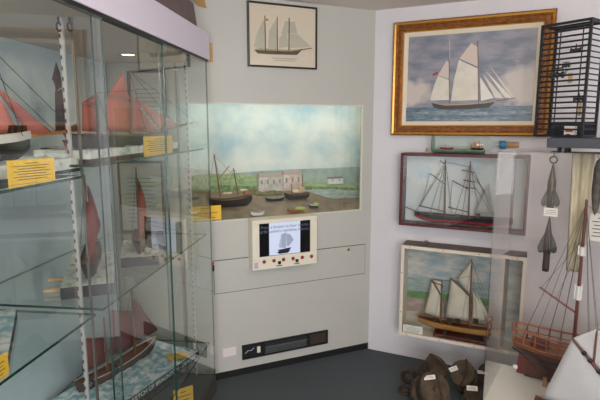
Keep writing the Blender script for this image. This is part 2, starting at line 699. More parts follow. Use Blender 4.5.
for p, q in (((223, 194.5), (232, 192)), ((240, 191.5), (247, 188.5))):
    b0, b1 = f.pix(*p), f.pix(*q)
    c = Vector(((b0[0] + b1[0]) / 2, 0, (b0[1] + b1[1]) / 2))
    MB().ell(c, ((b1[0] - b0[0]) * .55, .012, .008)).build('furled_sail', M_FURL, t)
b0 = f.pix(246, 192)
MB().box(b0[0] - .014, b0[0] + .014, -.018, .018, b0[1] - .012, b0[1] + .012).build('deckhouse', mat('deckhouse_tan', (150, 98, 64), .6), t, bev=.002)
mb = MB()
mt = f.pix(214, 155)
mt2 = f.pix(233.5, 169)
for q in ((209, 197), (225, 196), (251, 193)):
    e = f.pix(*q)
    mb.tube([(mt[0], 0, mt[1]), (e[0], .02, e[1])], .0009, 4)
    mb.tube([(mt2[0], 0, mt2[1]), (e[0], -.02, e[1])], .0009, 4)
mb.build('rigging', LINE, t)
# second vessel
x, y, z = on_mud(297, 199.5)
f = B.sub(x, y, z - .002)
t = thing('model_coaster', 'smaller black model ship with short mast in the middle of the diorama', 'model ship', f, GB)
a0, a1, mid = f.pix(285, 193), f.pix(309.5, 192), f.pix(297, 194.5)
mb = MB()
mb.hull(a0[0], a1[0], 0, a0[1], mid[1], a1[1], .06, (0, 0, 1, 2))
mb.build('hull', [BLACK, WOOD, SPAR], t)
for p, q in (((303, 194), (302.5, 175)), ((292, 194), (291.5, 184))):
    b0, b1 = f.pix(*p), f.pix(*q)
    MB().cyl((b0[0], 0, b0[1]), (b1[0], 0, b1[1]), .004, .0025, 8).build('mast', SPAR, t)
b0, b1 = f.pix(292, 191.5), f.pix(306, 190)
MB().ell(((b0[0] + b1[0]) / 2, 0, b0[1]), (abs(b1[0] - b0[0]) / 2, .012, .012)).build('furled_sail', M_FURL, t)
b0 = f.pix(301, 188)
MB().box(b0[0] - .02, b0[0] + .02, -.014, .014, b0[1] - .02, b0[1] + .006).build('deckhouse', mat('deckhouse_cream', (198, 168, 128), .6), t, bev=.002)
# small boats
for (p0, p1, py, lab, cols, bm) in (
        (266, 284.5, 201, 'low black barge with grey deck between the two model ships', ((22, 22, 24), (170, 172, 168)), .04),
        (251, 264.5, 215.5, 'small white rowing boat at the front edge of the mud', ((228, 226, 222), (150, 140, 130)), .04),
        (288, 305, 212.5, 'brown rowing boat half covered by a green tarpaulin on the mud', ((150, 84, 50), (160, 130, 90)), .04),
        (309, 318.5, 208, 'white and black dinghy right of the green tarpaulin boat', ((60, 60, 62), (222, 222, 220)), .04)):
    x, y, z = on_mud((p0 + p1) / 2, py)
    L = px_len(p0, p1, py, y)
    f = B.sub(x, y, z - .001)
    t = thing('rowing_boat', lab, 'model boat', f, GB)
    mb = MB()
    mb.hull(-L / 2, L / 2, 0, .026, .02, .028, bm, (0, 0, 1, 1), cut=.1)
    mb.build('hull', [mat('boat_%d' % sum(cols[0]), cols[0], .5), mat('boat_in_%d' % sum(cols[1]), cols[1], .6)], t)
    mb = MB()
    for k in (-.2, .1):
        mb.box(k * L - .004, k * L + .004, -bm * .4, bm * .4, .016, .019)
    mb.build('thwart', WOOD, t)
    if 'green' in lab:
        MB().ell((L * .22, 0, .022), (L * .32, bm * .5, .014)).build('tarpaulin', mat('green_tarp', (150, 176, 84), .7), t)
# quay buildings
M_RUIN = mat('model_stone', (176, 168, 156), .8, rgb2=(214, 208, 200), scale=30)
M_ROOF = mat('model_roof', (186, 168, 158), .8)
for (p0, p1, pt, pbm, lab, c, wn) in (
        (258, 282, 174, 188, 'long grey stone warehouse on the model quay, left of the taller house', M_RUIN, 4),
        (282.6, 300.5, 171, 188, 'taller pinkish model house at the right end of the quay', mat('model_pink', (196, 170, 158), .8, rgb2=(220, 206, 196), scale=30), 3),
        (328, 342, 177.5, 184, 'small white cottage with grey roof on the far shore of the diorama', mat('model_white', (216, 216, 210), .8), 2)):
    yy = DB - .03
    q0, q1 = B.pix(p0, pbm, yy), B.pix(p1, pbm, yy)
    zt = B.pix(p0, pt, yy)[1]
    L = q1[0] - q0[0]
    zb = gz(q0[0], yy) - .01
    if 'cottage' in lab:
        zb = zt - .045
    f = B.sub((q0[0] + q1[0]) / 2, yy, zb)
    t = thing('model_house', lab, 'model house', f, 'model houses behind the mud')
    H = zt - zb
    MB().box(-L / 2, L / 2, -.016, .016, 0, H * .82).build('wall', c, t)
    MB().prism([(-L / 2, H * .82), (L / 2, H * .82), (L / 2 - .006, H), (-L / 2 + .006, H)], -.018, .018).build('roof', M_ROOF if 'cottage' not in lab else mat('grey_roof', (128, 124, 122), .8), t)
    for k in range(wn):
        xx = -L / 2 + (k + .5) * L / wn
        MB().box(xx - .006, xx + .006, -.018, -.015, H * .45, H * .68).build('window', mat('model_window', (136, 134, 138), .5), t)
# a bank of scrub on the mud
x, y, z = on_mud(262, 192)
mb = MB()
for i in range(26):
    u = i / 25
    xx = B.pix(256 + u * 24, 192, DB - .08)[0]
    yy = DB - .08 + .01 * math.sin(i * 2.1)
    mb.ell((xx, yy, gz(xx, yy) + .004), (.02, .012, .012 + .006 * math.sin(i * 1.7)), nu=8, nv=5)
o = mb.build('scrub', mat('scrub_green', (84, 92, 58), .9, rgb2=(120, 118, 76), scale=60), fr=B)
o['kind'] = 'stuff'
tag(o, 'dark green scrub bank below the model houses', 'scrub')

# ------------------------------------------------------------------ yellow card at the window's lower left corner
def card(name, label, fr, w, h, rows=5, lean=0, flatc=False, group='yellow text cards', material=None):
    mb = MB()
    m0 = material or YELLOW
    th = .0015
    if flatc:
        mb.box(-w / 2, w / 2, -h / 2, h / 2, 0, th, 0)
        for i in range(rows):
            yy = h * (.32 - .64 * i / max(1, rows - 1))
            k = .36 if i % 2 == 0 else .3
            mb.box(-w * k, w * k, yy - h * .02, yy + h * .02, th, th + .0003, 1)
    else:
        mb.box(-w / 2, w / 2, 0, th, 0, h, 0)
        for i in range(rows):
            zz = h * (.84 - .66 * i / max(1, rows - 1))
            k = (.14 if i == 0 else .38 if i % 2 else .31)
            mb.box(-w * k, w * k, -.0003, 0, zz - h * .016, zz + h * .016, 1)
    o = mb.build(name, [m0, INK], fr=fr)
    if lean:
        o.rotation_euler = (-lean, 0, fr.a)
    return tag(o, label, 'card', group)


x0, z0 = B.pix(189, 222.5, -.003)
x1, z1 = B.pix(221, 204.5, -.003)
card('text_card', 'yellow card fixed at the lower left corner of the diorama window', B.sub((x0 + x1) / 2, -.003, z0 + .003), x1 - x0, z1 - z0 - .006, 3)

# ------------------------------------------------------------------ screen unit
f0 = B.pix(252, 271, -.085)
f1 = B.pix(317, 221, -.085)
zb = (B.pix(254, 270.5, -.085)[1] + B.pix(317, 263.5, -.085)[1]) / 2
zt = (B.pix(251, 220.5, -.085)[1] + B.pix(315, 216.5, -.085)[1]) / 2
f = B.sub((B.pix(252.5, 245, -.085)[0] + B.pix(317, 240, -.085)[0]) / 2, 0, zb)
w2 = (B.pix(317, 240, -.085)[0] - B.pix(252.5, 245, -.085)[0]) / 2
hh = zt - zb
t = thing('screen_unit', 'cream push-button screen unit mounted on the wall below the diorama window', 'screen unit', f)
M_UNIT = mat('unit_cream', (228, 221, 202), .5)
sx0, sx1 = f.pix(259.5, 240, -.085)[0], f.pix(310.5, 240, -.085)[0]
sz1 = (f.pix(259.5, 223.5, -.085)[1] + f.pix(310, 220.5, -.085)[1]) / 2
sz0 = (f.pix(261, 257.5, -.085)[1] + f.pix(311, 251.5, -.085)[1]) / 2
mb = MB()
mb.box(-w2, w2, -.072, -.003, 0, hh)
for a, b, c, d in ((-w2, w2, 0, sz0), (-w2, w2, sz1, hh), (-w2, sx0, sz0, sz1), (sx1, w2, sz0, sz1)):
    mb.box(a, b, -.085, -.072, c, d)
mb.build('case', M_UNIT, t, bev=.002)
SW = sx1 - sx0
SH = sz1 - sz0
M_SCR = mat('screen_black', (14, 14, 18), .15, emit=.05)
M_SCRW = mat('screen_white', (190, 200, 222), .2, emit=.42)
M_SCRG = mat('screen_grey', (150, 156, 178), .3, emit=.28)
M_SCRD = mat('screen_dark_line', (40, 42, 56), .3, emit=.1)
mb = MB()
mb.box(sx0, sx1, -.078, -.073, sz0, sz1, 0)
px0, px1 = sx0 + SW * .19, sx0 + SW * .80
mb.flat([(px0, sz0 + .002), (px1, sz0 + .002), (px1, sz1 - .001), (px0, sz1 - .001)], -.0783, 1)


def sp(u, v):
    return (sx0 + SW * u, sz0 + SH * v)


def grey(poly, m=2, y=-.0786):
    mb.flat([sp(*p) for p in poly], y, m)


grey([(.42, .62), (.50, .66), (.50, .2), (.42, .22)])
grey([(.52, .64), (.60, .6), (.67, .42), (.58, .26), (.53, .24)])
grey([(.40, .5), (.41, .5), (.41, .2), (.38, .25)])
grey([(.35, .16), (.62, .2), (.58, .1), (.4, .06)], 3)
grey([(.33, .1), (.6, .1), (.55, .04), (.38, .03)], 3)
grey([(.505, .68), (.512, .68), (.512, .14), (.505, .14)], 3, -.0789)
mb.build('screen', [M_SCR, M_SCRW, M_SCRG, M_SCRD], t)
M_TXT = mat('screen_text', (92, 98, 122), .3, emit=.16)
text_mesh('caption', 'Press a button to hear stories\nof Braunton\'s maritime history.', SH * .145, M_TXT, t, (sx0 + sx1) / 2, -.0792, sz0 + SH * .83, width=SW * .97)
for i in range(6):
    u = .13 + i * .144
    x = -w2 + 2 * w2 * (.17 + i * .148)
    mb = MB()
    M4 = Matrix.Translation((x, -.085, sz0 * .62)) @ Matrix.Rotation(PI / 2, 4, 'X')
    mb.lathe([(.0105, 0), (.0105, .003), (.008, .004)], 12, 0, M4)
    mb.lathe([(.008, .002), (.0075, .009), (0, .01)], 12, 1, M4)
    mb.build('push_button', [mat('button_rim', (60, 24, 24), .4), mat('button_red', (178, 32, 36), .35)], t)
for i, u in enumerate((.40, .675)):
    x = -w2 + 2 * w2 * u
    o = MB().box(x - .009, x + .009, -.092, -.085, sz0 * .3, sz0 * .3 + .018).build('square_button', mat('button_black', (24, 34, 30), .35), t, bev=.002)
    MB().box(x - .018, x + .018, -.0858, -.085, sz0 * .3 - .012, sz0 * .3 - .007).build('button_label', INK, t)
o = MB().box(-w2 + .008, -w2 + .032, -.0858, -.085, .012, sz0 * .62).build('sticker', mat('lilac_sticker', (188, 168, 190), .6), t)
for a in (-w2 + .012, w2 - .012):
    for c in (.02 if a > 0 else sz0 * .8, hh - .018):
        MB().cyl((a, -.0865, c), (a, -.085, c), .003, n=8).build('screw', STEEL, t)

# ------------------------------------------------------------------ framed print above the diorama
def framed(name, label, cat, fr, w, h, fw, fd, fmat, parts, group=None):
    """frame rails with mitred look, children: frame, picture"""
    t = thing(name, label, cat, fr, group)
    mb = MB()
    o_ = [(-w / 2, 0), (w / 2, 0), (w / 2, h), (-w / 2, h)]
    i_ = [(-w / 2 + fw, fw), (w / 2 - fw, fw), (w / 2 - fw, h - fw), (-w / 2 + fw, h - fw)]
    return t, mb, o_, i_


def frame_ring(mb, w, h, steps, m=0):
    """steps: list of (inset, y) profile points swept round the rectangle w x h (z from 0)"""
    loops = []
    for ins, y in steps:
        loops.append([(-w / 2 + ins, y, ins), (w / 2 - ins, y, ins), (w / 2 - ins, y, h - ins), (-w / 2 + ins, y, h - ins)])
    vs = [p for lp in loops for p in lp]
    fs, mm = [], []
    for i in range(len(loops) - 1):
        for j in range(4):
            fs.append((i * 4 + j, i * 4 + (j + 1) % 4, (i + 1) * 4 + (j + 1) % 4, (i + 1) * 4 + j))
            mm.append(m[i] if isinstance(m, (list, tuple)) else m)
    mb.add(vs, fs, mm)
    return mb


q = [B.pix(*p, -.02) for p in ((247.7, 1), (317.3, 6.7), (316.7, 69.5), (247.7, 66))]
w = (q[1][0] + q[2][0] - q[0][0] - q[3][0]) / 2
zb = (q[2][1] + q[3][1]) / 2
h = (q[0][1] + q[1][1]) / 2 - zb
f = B.sub((q[0][0] + q[1][0]) / 2, 0, zb)
t = thing('framed_print', 'thin black framed print of a three-masted schooner on the wall above the diorama', 'picture', f)
frame_ring(MB(), w, h, [(0, -.001), (0, -.02), (.008, -.022), (.010, -.014)]).build('frame', mat('print_frame', (40, 36, 34), .4), t)
M_MAT = mat('print_paper', (226, 208, 190), .8)
mb = MB()
mb.box(-w / 2 + .009, w / 2 - .009, -.014, -.002, .009, h - .009, 0)
PP = lambda *ps: [f.pix(*p, -.0145) for p in ps]


def lay(polys, y0=-.0145):
    for k, (m, ps) in enumerate(polys):
        mb.flat(PP(*ps), y0 - .0002 * k, m)


lay([(1, [(254, 50), (258, 53.5), (275, 54.5), (297, 55), (303, 49), (290, 50.5), (270, 50.5), (260, 49)]),
     (2, [(254.3, 49), (258, 50), (290, 51.5), (303, 49.8), (303.5, 48.8), (290, 50), (260, 48)]),
     (3, [(254, 47), (257, 33), (263, 20), (266, 24), (266, 49)]),
     (3, [(268, 48), (269, 31), (276, 19), (277, 26), (277, 49)]),
     (3, [(279, 48), (279, 38), (287, 30), (288, 47)]),
     (3, [(281, 34), (285, 21), (295, 22), (297, 33)]),
     (3, [(290, 48), (290, 34), (297, 34), (311, 47)]),
     (4, [(265, 51), (264.3, 15.5), (265.1, 15.5), (265.9, 51)]),
     (4, [(277, 51), (276.6, 17), (277.4, 17), (277.9, 51)]),
     (4, [(288.4, 51), (288.6, 18), (289.5, 18), (289.4, 51)]),
     (4, [(300, 49.5), (312, 47.8), (312, 48.6), (300, 50.4)]),
     (5, [(264.5, 18), (268, 19), (268, 21), (264.6, 21)]),
     (6, [(272, 57.8), (297, 59), (297, 59.6), (272, 58.4)]),
     (6, [(274, 60), (295, 61), (295, 61.5), (274, 60.5)])])
mb.build('picture', [M_MAT, mat('print_hull', (84, 74, 52), .8), mat('print_hull_band', (180, 160, 120), .8), mat('print_sail', (196, 186, 172), .8),
                     mat('print_mast', (96, 66, 52), .8), mat('print_flag', (196, 140, 70), .8), mat('print_caption', (170, 150, 138), .8)], t)
mb = MB()
pane(mb, -w / 2 + .0105, w / 2 - .0105, -.0192, -.0182, .0105, h - .0105, 'y')
mb.build('glazing', [GLASS, EDGE], t)

# ------------------------------------------------------------------ large gilt painting on the right wall
YF = -.05
q = [R.pix(*p, YF) for p in ((393.5, 22), (557.8, 8), (540, 136.8), (392, 135))]
w = q[1][0] - q[0][0]
zb = (q[2][1] + q[3][1]) / 2
h = (q[0][1] + q[1][1]) / 2 - zb
f = R.sub(q[0][0] + w / 2, 0, zb)
t = thing('gilt_painting', 'large gilt-framed oil painting of a white-sailed ketch at sea, topmost on the right wall', 'painting', f)
M_GILT = mat('gilt_frame', (178, 112, 44), .4, metal=.4, rgb2=(128, 76, 30), scale=45, bump=.5, bscale=90)
M_GILT2 = mat('gilt_dark', (140, 84, 36), .5, metal=.3, rgb2=(100, 58, 26), scale=60)
M_GILT3 = mat('gilt_bright', (198, 146, 66), .35, metal=.6)
FWD = .062
frame_ring(MB(), w, h, [(0, -.002), (0, -.04), (.008, -.05), (.018, -.046), (.03, -.034), (.046, -.036), (.055, -.028), (FWD, -.02)], [1, 0, 2, 0, 1, 0, 2]).build('frame', [M_GILT, M_GILT2, M_GILT3], t)
frame_ring(MB(), w - 2 * FWD + .004, h - 2 * FWD + .004, [(0, -.021), (.004, -.024), (.022, -.016), (.026, -.012)]).build('slip', mat('linen_slip', (224, 210, 188), .7), t).location = (0, 0, FWD - .002)
YC = -.012
mb = MB()
mw, mh0, mh1 = w / 2 - FWD - .02, FWD + .02, h - FWD - .02
mb.box(-mw, mw, YC, -.002, mh0, mh1, 0)
PP = lambda *ps: [(max(-mw, min(mw, a)), max(mh0, min(mh1, b))) for a, b in (f.pix(*p, YC) for p in ps)]
lay([(1, [(400, 108), (440, 106.5), (500, 106), (560, 105.5), (560, 135), (400, 130)]),
     (3, [(408, 113), (440, 111), (480, 112), (540, 110), (560, 112), (540, 113), (480, 115.5), (430, 114)]),
     (3, [(410, 118), (460, 119), (500, 117), (545, 119), (500, 120.5), (450, 121)]),
     (4, [(431.5, 103), (434, 107.5), (441, 109.5), (470, 109), (489, 107.5), (497, 100.5), (484, 102.5), (465, 104), (445, 104.5)]),
     (8, [(432, 103.2), (445, 104.6), (465, 104), (484, 102.5), (497, 100.5), (496, 101.6), (484, 103.4), (465, 105), (445, 105.6)]),
     (5, [(430, 100.5), (434, 86), (438, 76), (449, 80), (449.3, 100)]),
     (6, [(438, 75.5), (446.5, 61), (449, 62), (449, 79)]),
     (5, [(451, 101), (454, 80), (459, 60), (478, 68.5), (478, 100)]),
     (6, [(459.5, 58.5), (471.5, 43), (477.5, 47), (478, 67)]),
     (7, [(480, 77), (494, 98), (481, 101)]),
     (5, [(483, 74), (504, 98.5), (495, 98)]),
     (7, [(486, 71), (512, 98), (505, 97.5)]),
     (5, [(490, 66), (515, 98), (510, 95), (503, 86)]),
     (9, [(449.2, 104), (448.8, 59), (449.6, 59), (450, 104)]),
     (9, [(478.2, 104), (477.4, 41), (478.3, 41), (479, 104)]),
     (9, [(496, 100.5), (516, 97.6), (516, 98.3), (496, 101.6)]),
     (10, [(432.5, 74), (438, 71.5), (438, 74.5), (433, 76)]),
     (11, [(449.5, 39), (450.2, 39), (450.4, 60), (449.6, 60)])])
MSKY = mat('painted_sky', (112, 118, 132), .4, rgb2=(148, 146, 154), scale=7, stretch=(1, 1, 2.6), thr=(.38, .6))


def add_clouds(m, blobs, col):
    nt = m.node_tree
    b = nt.nodes['Principled BSDF']
    src = b.inputs['Base Color'].links[0].from_socket
    tc = nt.nodes.new('ShaderNodeTexCoord')
    nz = nt.nodes.new('ShaderNodeTexNoise')
    nz.inputs['Scale'].default_value = 14
    nz.inputs['Detail'].default_value = 6
    nt.links.new(tc.outputs['Object'], nz.inputs['Vector'])
    for (cx, cz, rx, rz) in blobs:
        mp = nt.nodes.new('ShaderNodeMapping')
        mp.inputs['Location'].default_value = (-cx / rx, 0, -cz / rz)
        mp.inputs['Scale'].default_value = (1 / rx, 0, 1 / rz)
        nt.links.new(tc.outputs['Object'], mp.inputs['Vector'])
        ln = nt.nodes.new('ShaderNodeVectorMath')
        ln.operation = 'LENGTH'
        nt.links.new(mp.outputs[0], ln.inputs[0])
        sm = nt.nodes.new('ShaderNodeMath')
        sm.operation = 'MULTIPLY_ADD'
        sm.inputs[1].default_value = 1.5
        nt.links.new(nz.outputs['Fac'], sm.inputs[0])
        nt.links.new(ln.outputs['Value'], sm.inputs[2])
        rp = nt.nodes.new('ShaderNodeMapRange')
        rp.inputs['From Min'].default_value = 1.35
        rp.inputs['From Max'].default_value = 1.85
        rp.inputs['To Min'].default_value = 1
        rp.inputs['To Max'].default_value = 0
        nt.links.new(sm.outputs[0], rp.inputs['Value'])
        mx = nt.nodes.new('ShaderNodeMix')
        mx.data_type = 'RGBA'
        nt.links.new(rp.outputs[0], mx.inputs['Factor'])
        nt.links.new(src, mx.inputs['A'])
        mx.inputs['B'].default_value = lin(col)
        src = mx.outputs['Result']
    nt.links.new(src, b.inputs['Base Color'])


c1_, c2_ = f.pix(527, 88, YC), f.pix(412, 93, YC)
add_clouds(MSKY, [(c1_[0], c1_[1], .15, .13), (c2_[0], c2_[1], .12, .09)], (196, 186, 178))
MSEA2 = mat('painted_waves', (72, 92, 108), .4, rgb2=(116, 134, 142), scale=24, stretch=(1, 1, 3.5))
mb.build('canvas', [MSKY, MSEA2, mat('painted_cloud', (192, 182, 172), .45, rgb2=(160, 156, 164), scale=14), mat('painted_crest', (150, 164, 170), .45, rgb2=(96, 114, 126), scale=30, stretch=(1, 1, 3)),
                    mat('painted_hull', (56, 46, 44), .4), mat('painted_sail', (216, 208, 192), .45, var=.1, scale=20), mat('painted_topsail', (206, 190, 176), .45), mat('painted_jib', (224, 218, 206), .45),
                    mat('painted_hull_band', (176, 158, 124), .4), mat('painted_mast', (126, 92, 72), .4), mat('painted_ensign', (150, 66, 66), .4), mat('painted_smoke', (176, 176, 184), .4)], t)

# ------------------------------------------------------------------ glazed ship cases on the right wall
def wall_case(name, label, px, depth, fw, mframe, mback, extra_layers, top_mat=None):
    q = [R.pix(*p, -depth) for p in px]
    x0 = (q[0][0] + q[3][0]) / 2
    x1 = (q[1][0] + q[2][0]) / 2
    zb = (q[2][1] + q[3][1]) / 2
    h = (q[0][1] + q[1][1]) / 2 - zb
    w = x1 - x0
    f = R.sub((x0 + x1) / 2, 0, zb)
    t = thing(name, label, 'ship case', f)
    tm = 1 if top_mat else 0
    mats = [mframe] + ([top_mat] if top_mat else [])
    mb = MB()
    th = .012
    mb.box(-w / 2, w / 2, -depth + .012, -.012, 0, th, 0)
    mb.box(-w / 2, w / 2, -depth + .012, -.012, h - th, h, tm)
    mb.box(-w / 2, -w / 2 + th, -depth + .012, -.012, th, h - th, 0)
    mb.box(w / 2 - th, w / 2, -depth + .012, -.012, th, h - th, 0)
    mb.build('box', mats, t)
    frame_ring(MB(), w, h, [(0, -depth + .012), (0, -depth), (fw, -depth), (fw, -depth + .012)]).build('front_frame', mframe, t)
    mb = MB()
    mb.box(-w / 2 + .001, w / 2 - .001, -.012, -.001, .001, h - .001, 0)
    for k, (m, ps) in enumerate(extra_layers):
        mb.flat([(max(-w / 2 + th, min(w / 2 - th, a)), max(th, min(h - th, b))) for a, b in (f.pix(*p, -.0125) for p in ps)], -.0123 - .0002 * k, m)
    mb.build('back_board', mback, t)
    mb = MB()
    pane(mb, -w / 2 + fw * .7, w / 2 - fw * .7, -depth + .004, -depth + .007, fw * .7, h - fw * .7, 'y')
    mb.build('glazing', [GLASS, EDGE], t)
    return t, f, w, h


M_MAHOG = mat('mahogany_frame', (86, 28, 26), .4, var=.3, scale=15)
t, RF, rw, rh = wall_case('ship_case', 'mahogany-framed shallow ship case, middle of the three on the right wall', ((401, 153), (530, 156), (526.5, 236.3), (398.6, 224.6)), .13, .016, M_MAHOG,
                          [mat('pale_backboard', (206, 212, 218), .7, rgb2=(226, 224, 222), scale=5), mat('sky_patch', (192, 208, 216), .7, rgb2=(212, 218, 222), scale=14)],
                          [(1, [(412, 166), (426, 163), (432, 170), (428, 178), (415, 178)]), (1, [(440, 158), (470, 157), (492, 165), (480, 170), (450, 166)])])
M_WHF = mat('white_case_frame', (222, 208, 192), .6, var=.06, scale=12)
t2, WF, ww_, wh_ = wall_case('ship_case', 'deep white-framed ship case, lowest on the right wall, just above the floor', ((404, 246), (527.5, 257.5), (519.5, 356.2), (396.2, 334)), .16, .018, M_WHF,
                             [mat('case_sky', (150, 168, 176), .8, rgb2=(210, 198, 188), scale=9, stretch=(1, 1, 2.5), thr=(.4, .62)), mat('case_sea', (136, 152, 152), .8, rgb2=(164, 174, 170), scale=16, stretch=(1, 1, 3)), mat('case_green', (98, 132, 82), .8, rgb2=(126, 150, 104), scale=20),
                              mat('case_mud', (156, 132, 124), .8, rgb2=(178, 160, 148), scale=16, stretch=(1, 1, 3)), mat('case_sand', (182, 172, 158), .8)],
                             [(1, [(404, 276), (440, 279), (495, 284), (495, 320), (404, 312)]), (2, [(404, 290), (430, 292), (495, 300), (495, 316), (404, 304)]), (3, [(404, 297), (440, 300), (495, 307), (495, 335), (404, 320)]), (4, [(404, 310), (440, 313), (495, 320), (495, 345), (404, 335)])],
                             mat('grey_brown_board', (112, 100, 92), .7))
mb = MB()
x, z = WF.pix(426.5, 243, -.1)
mb.ring((x, -.1, wh_ + .016), .012, .003, (0, 1, 0))
mb.cyl((x, -.1, wh_ - .005), (x, -.1, wh_ + .005), .003)
mb.build('screw_eye', mat('old_brass', (120, 100, 60), .4, metal=.8), t2)
DSC = mat('dull_screw', (120, 104, 84), .5, metal=.7)
for k in range(4):
    for zz in (.008, wh_ - .008):
        xx = -ww_ / 2 + .05 + k * (ww_ - .1) / 3
        MB().cyl((xx, -.162, zz), (xx, -.16, zz), .0035, n=8).build('screw', DSC, t2)
for k in range(2):
    MB().cyl((-ww_ / 2 + .008, -.162, .15 + k * .25), (-ww_ / 2 + .008, -.16, .15 + k * .25), .0035, n=8).build('screw', DSC, t2)

# brass hook on the wall above the mahogany case
x, z = R.pix(427, 152, 0)
f = R.sub(x, 0, RF.o.z + rh + .012)
mb = MB()
mb.ring((0, -.012, .004), .009, .0025, (1, 0, 0))
mb.cyl((0, 0, .012), (0, -.01, .012), .003)
tag(mb.build('wall_hook', BRASS, fr=f), 'small brass hook on the wall left of the bottle', 'hook')

# black and red ketch without sails in the mahogany case
ys = -.066
x0, zf = RF.pix(452, 226, ys)
f = RF.sub(RF.pix(452, 215, ys)[0], ys, .0125)
t = thing('model_ketch', 'black and red model ketch with bare masts inside the mahogany case', 'model ship', f)
P_ = lambda *p: f.pix(*p, 0)
s0, sb, sm_ = P_(415, 212), P_(500, 214), P_(455, 217)
s0, sb = P_(414.5, 211.5), P_(513, 219)
mb = MB()
mb.hull(sb[0], s0[0], .012, sb[1], P_(460, 216.5)[1], s0[1], .07, (0, 1, 2, 3), split=.5, counter=.4)
hull = mb.build('hull', [mat('hull_red', (168, 24, 36), .4), mat('hull_black', (34, 34, 36), .4), WOOD, mat('hull_rail', (70, 48, 38), .5)], t)
MB().box(-.12, .2, -.015, .015, 0, .014).build('cradle', DWOOD, t)
for p, q in (((444.7, 215), (445.5, 160)), ((468.5, 217), (470.5, 161))):
    a, b = P_(*p), P_(*q)
    MB().cyl((a[0], 0, a[1]), (b[0], 0, min(b[1], rh - .03)), .0055, .003, 8).build('mast', mat('mast_brown', (104, 62, 48), .5), t)
for nm, p, q in (('gaff', (430, 173), (445.3, 184.5)), ('boom', (419.5, 205.5), (445, 211.5)), ('gaff', (452.5, 180.5), (469.3, 189.5)), ('boom', (448.5, 207), (468.8, 212)), ('yard', (462, 170), (475, 172.5)), ('yard', (463.5, 180), (476, 182)), ('yard', (465, 187), (475.5, 188.5)), ('topmast_spar', (440, 160.5), (446, 164.5)), ('bowsprit', (416, 211), (405, 206.5))):
    a, b = P_(*p), P_(*q)
    MB().cyl((a[0], -.008, a[1]), (b[0], -.008, b[1]), .0042, .003, 6).build(nm, MATS['mast_brown'], t)
mb = MB()
for p, q in (((445.5, 162), (430, 213)), ((445.5, 162), (438, 214)), ((445.5, 162), (452, 215)), ((445.5, 164), (420, 206)), ((470.3, 163), (455, 215)), ((470.3, 163), (462, 216)), ((470.3, 163), (480, 217)), ((470.3, 163), (494, 214)), ((470.3, 170), (490, 200)), ((470.3, 180), (494, 216)), ((445.5, 162), (470, 167)), ((430, 173), (421, 206)), ((452.5, 181), (449.5, 207)), ((445.5, 161), (416, 211))):
    a, b = P_(*p), P_(*q)
    for yy in (-.022, .02):
        mb.tube([(a[0], 0, min(a[1], rh - .03)), (b[0], yy, b[1])], .0009, 4)
mb.build('rigging', LINE, t)
mb = MB()
mb.sail([P_(474, 213), P_(495, 215.5), P_(489, 184)], .004, .008)
mb.build('staysail', mat('grey_canvas', (186, 182, 178), .8), t, solid=.001)
for px in (425, 433, 457, 478):
    a = P_(px, 215)
    MB().box(a[0] - .012, a[0] + .012, -.012, .012, a[1] - .014, a[1] + .004).build('deck_fitting', mat('deck_grey', (96, 84, 76), .6), hull)

# tan ketch in the white case
ys = -.085
f = WF.sub(WF.pix(455, 325, ys)[0], ys, .0125)
t = thing('model_ketch', 'varnished wooden model ketch with off-white sails inside the white case', 'model ship', f)
s0, sb = P_(419, 315.5), P_(505, 331)
mb = MB()
mb.hull(s0[0], sb[0], .035, s0[1], P_(445, 322)[1], sb[1] + .01, .085, (0, 1, 2, 3), split=.35, counter=.45)
hull = mb.build('hull', [mat('hull_amber', (150, 92, 44), .35, var=.25, scale=12), mat('hull_tan', (196, 140, 76), .35, var=.25, scale=16, stretch=(1, 1, 8)), WOOD, mat('rail_tan', (120, 74, 40), .4)], t)
mb = MB()
a, b = P_(434, 335), P_(498, 346)
mb.box(a[0], b[0], -.045, .045, .0, .02)
mb.build('stand', mat('stand_mahogany', (88, 40, 30), .4, var=.2), t, bev=.003)
for xx in (a[0] + .06, b[0] - .08):
    MB().box(xx, xx + .015, -.03, .03, .02, .05).build('cradle', DWOOD, t)
M_CANV = mat('cream_canvas', (214, 202, 186), .85, var=.08, scale=30)
for p, q in (((440.3, 322), (442, 280)), ((469.3, 326), (471.8, 259.5))):
    a, b = P_(*p), P_(*q)
    MB().cyl((a[0], 0, a[1]), (b[0], 0, b[1]), .006, .003, 8).build('mast', SPAR, t)
for nm, p, q in (('gaff', (431.5, 279.5), (441, 295)), ('boom', (422, 314), (440.5, 318.5)), ('gaff', (450.5, 277.5), (469.8, 296)), ('boom', (444, 317.5), (469.5, 321.5)), ('topsail_yard', (432, 281), (444, 286))):
    a, b = P_(*p), P_(*q)
    MB().cyl((a[0], -.006, a[1]), (b[0], -.006, b[1]), .004, .003, 6).build(nm, SPAR, t)
for nm, ps, bl in (('mizzen_sail', [(424, 313), (440, 317.5), (440.5, 295), (432, 281)], .012), ('mizzen_topsail', [(433, 280), (441, 294), (441.5, 282)], .006), ('mainsail', [(445.5, 317), (468.5, 320.5), (469, 296), (451.5, 279)], .014),
                   ('topsail', [(457, 279.5), (469.8, 294), (471.3, 262)], .008), ('foresail', [(472, 320), (485, 321), (484, 308), (473, 291)], .012), ('jib', [(487, 322), (494, 324), (474, 287)], .01)):
    mb = MB()
    mb.sail([P_(*p) for p in ps], 0, -bl)
    mb.build(nm, M_CANV, t, solid=.0012)
mb = MB()
for p, q in (((471.8, 261), (492, 326)), ((471.8, 261), (498, 324)), ((471.8, 261), (462, 322)), ((471.8, 262), (478, 324)), ((442, 281), (435, 318)), ((442, 281), (446, 320)), ((442, 281), (471, 275))):
    a, b = P_(*p), P_(*q)
    mb.tube([(a[0], 0, a[1]), (b[0], -.02, b[1])], .0009, 4)
mb.build('rigging', LINE, t)
